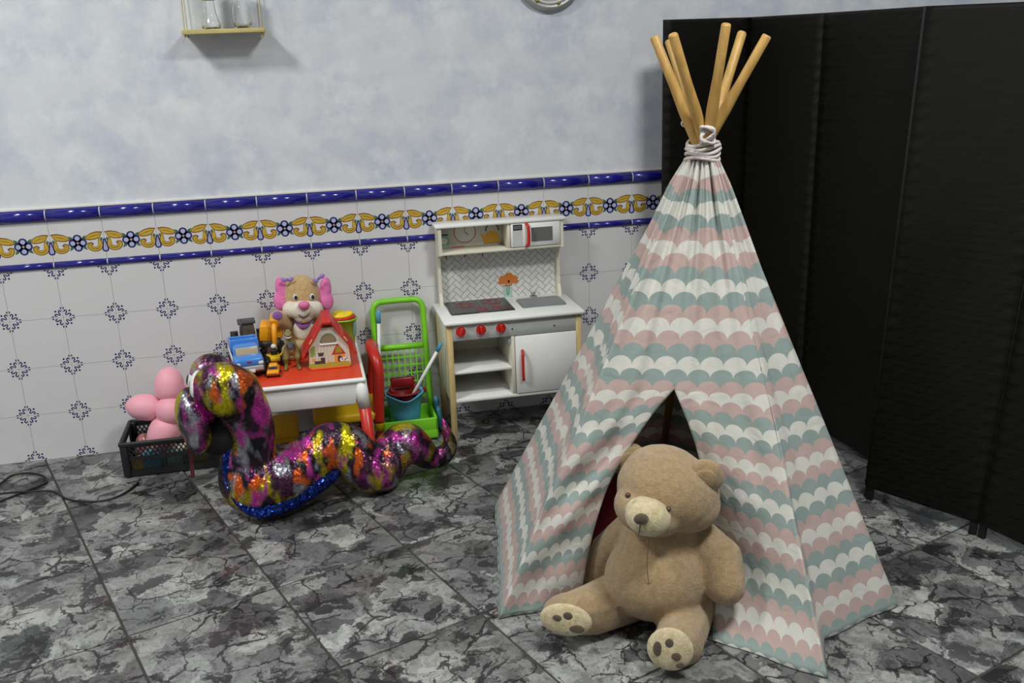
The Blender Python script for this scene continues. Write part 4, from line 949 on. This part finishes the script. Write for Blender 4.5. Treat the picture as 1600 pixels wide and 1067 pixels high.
# truck
def wheels(root, xs, ys, r_, w, m=BLACK, hub=LGREY):
    for x in xs:
        for y in ys:
            q = MB(); s_ = 1 if x > 0 else -1
            q.cyl((x - w / 2, y, r_), (x + w / 2, y, r_), r_, m, n=20); wh = q.build('wheel', root)
            MB().cyl((x + s_ * w * .4, y, r_), (x + s_ * w * .56, y, r_), r_ * .5, hub, n=14).build('hub_cap', wh)
t = thing('toy_pickup', (.914, -.380, ZT), 'blue toy pickup truck on the left corner of the play table', 'toy truck', .14)
MB().box((0, .0, .038), (.112, .235, .036), DGREY, .008, seg=3).build('chassis', t)
bd = MB(); bd.box((0, -.070, .064), (.108, .10, .034), TBLUE, .012, seg=3); bd.box((0, -.02, .084), (.104, .08, .05), TBLUE, .012, seg=3, taper=(.88, .8))
bd.build('cab', t)
bdd = MB()
for c, sz in (((-.050, .072, .082), (.008, .095, .05)), ((.050, .072, .082), (.008, .095, .05)), ((0, .116, .082), (.108, .008, .05)), ((0, .028, .088), (.104, .008, .06)), ((0, .07, .058), (.10, .09, .008))): bdd.box(c, sz, TBLUE, .003)
bdd.build('bed', t)
MB().box((0, -.0615, .090), (.082, .004, .036), mat('windscreen', 'b5a488', .2, coat=.5), .002, Euler((-.32, 0, 0))).build('windscreen', t)
MB().box((0, -.124, .042), (.100, .012, .020), LGREY, .004).build('bumper', t); MB().box((0, -.131, .034), (.036, .004, .012), WHITE, .001).build('number_plate', t)
MB().box((0, -.1205, .066), (.018, .002, .006), DRED, .0008).build('badge', t)
for sx in (-1, 1): MB().box((sx * .042, -.119, .060), (.018, .005, .012), mat('headlamp', 'dfe4e6', .2), .002).build('headlamp', t)
MB().box((-.0565, .02, .07), (.003, .19, .02), WHITE, .001).build('side_stripe', t)
wheels(t, (-.052, .052), (-.072, .072), .024, .02)
# tractor
t = thing('toy_tractor', (.915, -.165, ZT), 'yellow and grey toy tractor behind the blue pickup truck', 'toy tractor', .1)
MB().box((0, -.02, .060), (.052, .12, .040), YELP, .006).build('hood', t)
gr = MB()
for k in range(4): gr.box((-.018 + k * .012, -.083, .058), (.006, .006, .036), mat('dull_yellow', 'c7992a', .5), .001)
gr.build('grille', t)
MB().box((0, -.078, .035), (.09, .02, .016), mat('dull_yellow', 'c7992a', .5), .003).build('front_bar', t)
cb_ = MB(); cb_.box((0, .03, .102), (.062, .06, .05), mat('cab_glass', '4d4a44', .25), .005, taper=(.85, .85)); cb_.box((0, .03, .130), (.070, .066, .010), DGREY, .003); cb_.build('cab', t)
MB().cyl((-.024, -.03, .08), (-.024, -.03, .155), .004, DGREY, n=8).build('exhaust', t)
wheels(t, (-.052, .052), (.04,), .045, .03); wheels(t, (-.045, .045), (-.05,), .030, .022)
# excavator
t = thing('toy_excavator', (1.005, -.205, ZT), 'amber yellow toy excavator with lowered arm on the play table', 'toy excavator', -.05)
for sx in (-1, 1): MB().box((sx * .034, .0, .022), (.026, .13, .044), BLACK, .014, seg=3).build('track', t)
bd = MB(); bd.box((0, .01, .054), (.070, .10, .020), DGREY, .004); bd.box((-.016, .015, .098), (.048, .085, .068), ORAN, .006, Euler((.05, .1, 0))); bd.box((.030, .03, .10), (.035, .06, .07), ORAN, .005); bd.build('cabin', t)
am = MB(); am.box((.024, -.03, .150), (.034, .05, .040), ORAN, .006, Euler((.4, 0, 0))); am.tube([(.024, -.015, .155), (.022, -.055, .130), (.018, -.085, .052)], [.013, .012, .009], ORAN, 8); am.build('arm', t)
MB().box((.016, -.092, .045), (.024, .022, .02), mat('bucket_white', 'd8d8d2', .4), .006).build('bucket', t)
# small digger with driver, small yellow car
t = thing('toy_quad', (1.018, -.345, ZT), 'small black and yellow toy buggy behind the little yellow car', 'toy car', .1)
MB().box((0, 0, .030), (.040, .070, .018), YELP, .005).build('body', t); MB().box((0, .015, .048), (.026, .03, .026), BLACK, .006).build('engine', t)
MB().tube(crom([(-.030, -.012, .048), (-.018, -.02, .040), (0, -.026, .036), (.018, -.02, .040), (.030, -.012, .048)], 4), .0045, YELP, 8).build('front_guard', t)
wheels(t, (-.032, .032), (-.022, .024), .019, .018)
MB().ell((0, .012, .071), (.011, .011, .010), mat('figure_white', 'dadada', .4), sub=2).build('driver_head', t)
t = thing('toy_car', (1.013, -.472, ZT), 'tiny yellow toy car at the front edge of the play table', 'toy car', -.04)
MB().box((0, 0, .018), (.046, .090, .018), ORAN, .007, seg=3).build('body', t)
MB().box((0, .008, .033), (.038, .045, .018), ORAN, .006, taper=(.85, .75)).build('roof', t); MB().box((0, -.0165, .032), (.031, .003, .012), BLACK, .001, Euler((-.45, 0, 0))).build('windscreen', t)
MB().box((0, -.0455, .016), (.036, .003, .005), mat('bumper_brown', '6a4a1a', .5), .001).build('bumper', t)
wheels(t, (-.021, .021), (-.028, .028), .009, .008)
# dinosaur
O3 = V((1.085, -.425, ZT))
t = thing('toy_dinosaur', O3, 'olive green toy dinosaur standing upright with open mouth beside the toy barn', 'toy dinosaur')
q = lambda x, y, z: (x, y, z)
fuse('body', [('e', (0, .01, .085), (.023, .026, .034)), ('e', (0, .0, .112), (.018, .020, .026)), ('c', (0, -.004, .125), .014, (-.003, -.012, .140), .013), ('e', (-.005, -.022, .150), (.016, .025, .011), Euler((.25, 0, 0))), ('e', (-.005, -.024, .131), (.012, .019, .005), Euler((-.15, 0, 0))),
    ('c', (.015, .012, .075), .016, (.022, -.002, .045), .012), ('c', (.022, -.002, .045), .010, (.022, .006, .015), .008), ('c', (.022, .004, .008), .008, (.025, -.022, .006), .007),
    ('c', (-.015, .012, .075), .016, (-.022, .002, .045), .012), ('c', (-.022, .002, .045), .010, (-.024, .010, .015), .008), ('c', (-.024, .008, .008), .008, (-.027, -.018, .006), .007),
    ('c', (.016, -.01, .108), .006, (.022, -.026, .098), .005), ('c', (-.016, -.01, .108), .006, (-.022, -.026, .098), .005), ('c', (0, .03, .075), .018, (-.006, .06, .045), .009), ('c', (-.006, .06, .045), .009, (-.035, .075, .03), .004)], OLIVE, t, voxel=.0035, it=3, fac=.4)
MB().box((-.005, -.030, .1395), (.016, .020, .006), mat('mouth_red', '6e2626', .5), .002).build('mouth', t)
MB().ell((0, -.012, .100), (.013, .010, .020), mat('dino_chest', '5d6a78', .5, var=.2)).build('chest', t)
for sx in (-1, 1): MB().ell((-.005 + sx * .011, -.020, .159), .0035, BLACK, sub=2).build('eye', t)
MB().tube([(-.014, -.042, .140), (-.005, -.048, .1375), (.006, -.042, .140)], .002, WHITE, 6).build('teeth', t)
# barn
BX = V((1.226, -.400, ZT))
t = thing('toy_barn', BX, 'toy farm barn with red slatted roof at the right of the play table', 'toy barn', 0)
hw, dep, eav, pk_ = .080, .13, .085, .172
WALLP = mat('barn_board', 'd3cdbb', .5, var=.05)
yf = -dep / 2
bf = lambda a, b_, d: V((a, yf - d, b_))
wl = MB(); wl.prism([(-hw, .008), (hw, .008), (hw * .92, eav), (.02, pk_ - .01), (-.02, pk_ - .01), (-hw * .92, eav)], lambda a, b_, d: V((a, yf + d, b_)), dep, WALLP); wl.build('walls', t)
MB().box((0, 0, .004), (hw * 2 - .01, dep + .014, .008), mat('orange_base', 'e0602a', .4), .002).build('base_plate', t)
pr = MB(); DK = mat('barn_dark', '4a3d3c', .5); GRS = mat('grass_print', 'a9a83a', .5, var=.2, vs=60)
for k in range(12):
    x = -.066 + k * .012; ribbon(pr, [(x, .026), (x, .10 if abs(x) < .05 else .08)], .0012, bf, .0003, mat('board_line', 'aba48f', .5))
pr.poly([bf(*p, .0005) for p in [(-hw, .008), (hw, .008), (hw, .020), (.03, .027), (-.02, .022), (-hw, .026)]], GRS)
pr.poly([bf(*p, .0007) for p in [(-.058, .022), (-.018, .022), (-.018, .046), (-.034, .046), (-.034, .034), (-.058, .034)]], DK)
pr.poly([bf(*p, .0007) for p in [(-.040, .052), (-.024, .052), (-.020, .066), (-.044, .066)]], DK)
pr.poly([bf(*p, .0007) for p in [(.018, .022), (.058, .022), (.058, .052), (.018, .052)]], mat('kennel_orange', 'e39a3a', .5))
pr.poly([bf(*p, .0009) for p in [(.030, .024), (.046, .024), (.046, .044), (.038, .050), (.030, .044)]], DK)
pr.poly([bf(*p, .0009) for p in [(.008, .054), (.062, .054), (.036, .094), (.030, .094)]], RED); pr.poly([bf(*p, .0011) for p in [(.020, .060), (.050, .060), (.040, .086), (.030, .088)]], mat('loft_gold', 'a08a2a', .5))
for (a, b_, r_) in ((.044, .032, .007), (.054, .034, .007), (.062, .030, .006)): pr.poly([bf(x, z, .0011 + a * .002) for x, z in arc(a, b_, r_, 0, 360, 12)[:-1]], WHITE)
for (a, b_, r_) in ((.047, .034, .003), (.058, .032, .003), (.064, .034, .002)): pr.poly([bf(x, z, .0016 + a * .001) for x, z in arc(a, b_, r_, 0, 360, 10)[:-1]], BLACK)
for (a, b_, r_) in ((-.062, .040, .006), (-.004, .026, .005)): pr.poly([bf(x, z, .0011) for x, z in arc(a, b_, r_, 0, 360, 12)[:-1]], ORAN)
for k in range(6): pr.poly([bf(x, z, .0006 + .0001 * k) for x, z in arc(-.064 + .006 * (k % 2), .058 + k * .006, .007, 0, 360, 10)[:-1]], mat('vine_print', '8aa04a', .5))
pr.build('painted_front', t)
wn = MB(); wn.prism([(-.028, .104)] + [(.028 * -math.cos(math.radians(a)), .110 + .030 * math.sin(math.radians(a))) for a in range(0, 181, 15)] + [(.028, .104)], lambda a, b_, d: V((a, yf - .002 + d, b_)), .003, mat('window_brown', '8a7a60', .3)); wno = wn.build('loft_window', t)
MB().tube([V((-.029 * math.cos(math.radians(a)), yf - .002, .110 + .031 * math.sin(math.radians(a)))) for a in range(0, 181, 12)], .0025, mat('window_trim', '8f9186', .5), 6).build('window_trim', wno)
MB().box((0, yf - .003, .099), (.066, .005, .006), WHITE, .001).build('ledge', t)
for s_ in (-1, 1):
    top = V((s_ * .016, 0, pk_ + .010)); bot = V((s_ * .100, 0, .056)); dv = (bot - top); ang = math.atan2(-dv.z, dv.x); L = dv.length; mid = (top + bot) / 2
    rt = Euler((0, ang, 0)); R = rt.to_matrix()
    rf_ = MB(); rl = dep + .030
    for k in range(5): rf_.box(mid + V((0, -rl / 2 + .011 + k * (rl - .022) / 4, 0)), (L, .015, .008), RED, .002, rt)
    for u in (-.46, -.06, .46): rf_.box(mid + dv * u, (.020, rl, .009), RED, .002, rt)
    rf_.build('roof_slope', t)
    for u in (.05,): MB().box(mid + dv * u + V((s_ * .003, -rl / 2 - .001, .004)), (.022, .004, .006), mat('roof_clip', 'd8a060', .5), .001, rt).build('roof_clip', t)
MB().box((0, -.004, pk_ + .016), (.038, dep + .045, .016), RED, .005).build('ridge_cap', t)
# sand bucket with moulds
t = thing('sand_bucket', (1.303, -.125, ZT), 'lime green sand bucket behind the toy barn', 'bucket')
MB().lathe([(0, 0), (.036, 0), (.038, .003), (.050, .098), (.055, .099), (.055, .105), (.047, .105), (.035, .006), (0, .006)], (0, 0, 0), mat('apple_green', '9ccb3e', .4), 28).build('pail', t)
MB().box((.040, -.024, .062), (.004, .022, .055), TEALP, .001, Euler((.1, .12, -.5))).build('sticker', t)
t2 = thing('sand_mould', (1.299, -.125, ZT + .100), 'yellow and red sand mould lying on top of the lime bucket', 'sand toy')
MB().lathe([(.0, .0), (.050, .004), (.054, .010), (.050, .016), (0, .014)], (0, 0, 0), RED, 24).build('red_ring', t2)
fuse('yellow_shell', [('e', (-.006, 0, .018), (.047, .042, .012)), ('e', (-.014, -.004, .026), (.028, .028, .014)), ('e', (.026, 0, .022), (.020, .024, .010))], mat('lemon_plastic', 'f2d41a', .4), t2, voxel=.004, it=3)
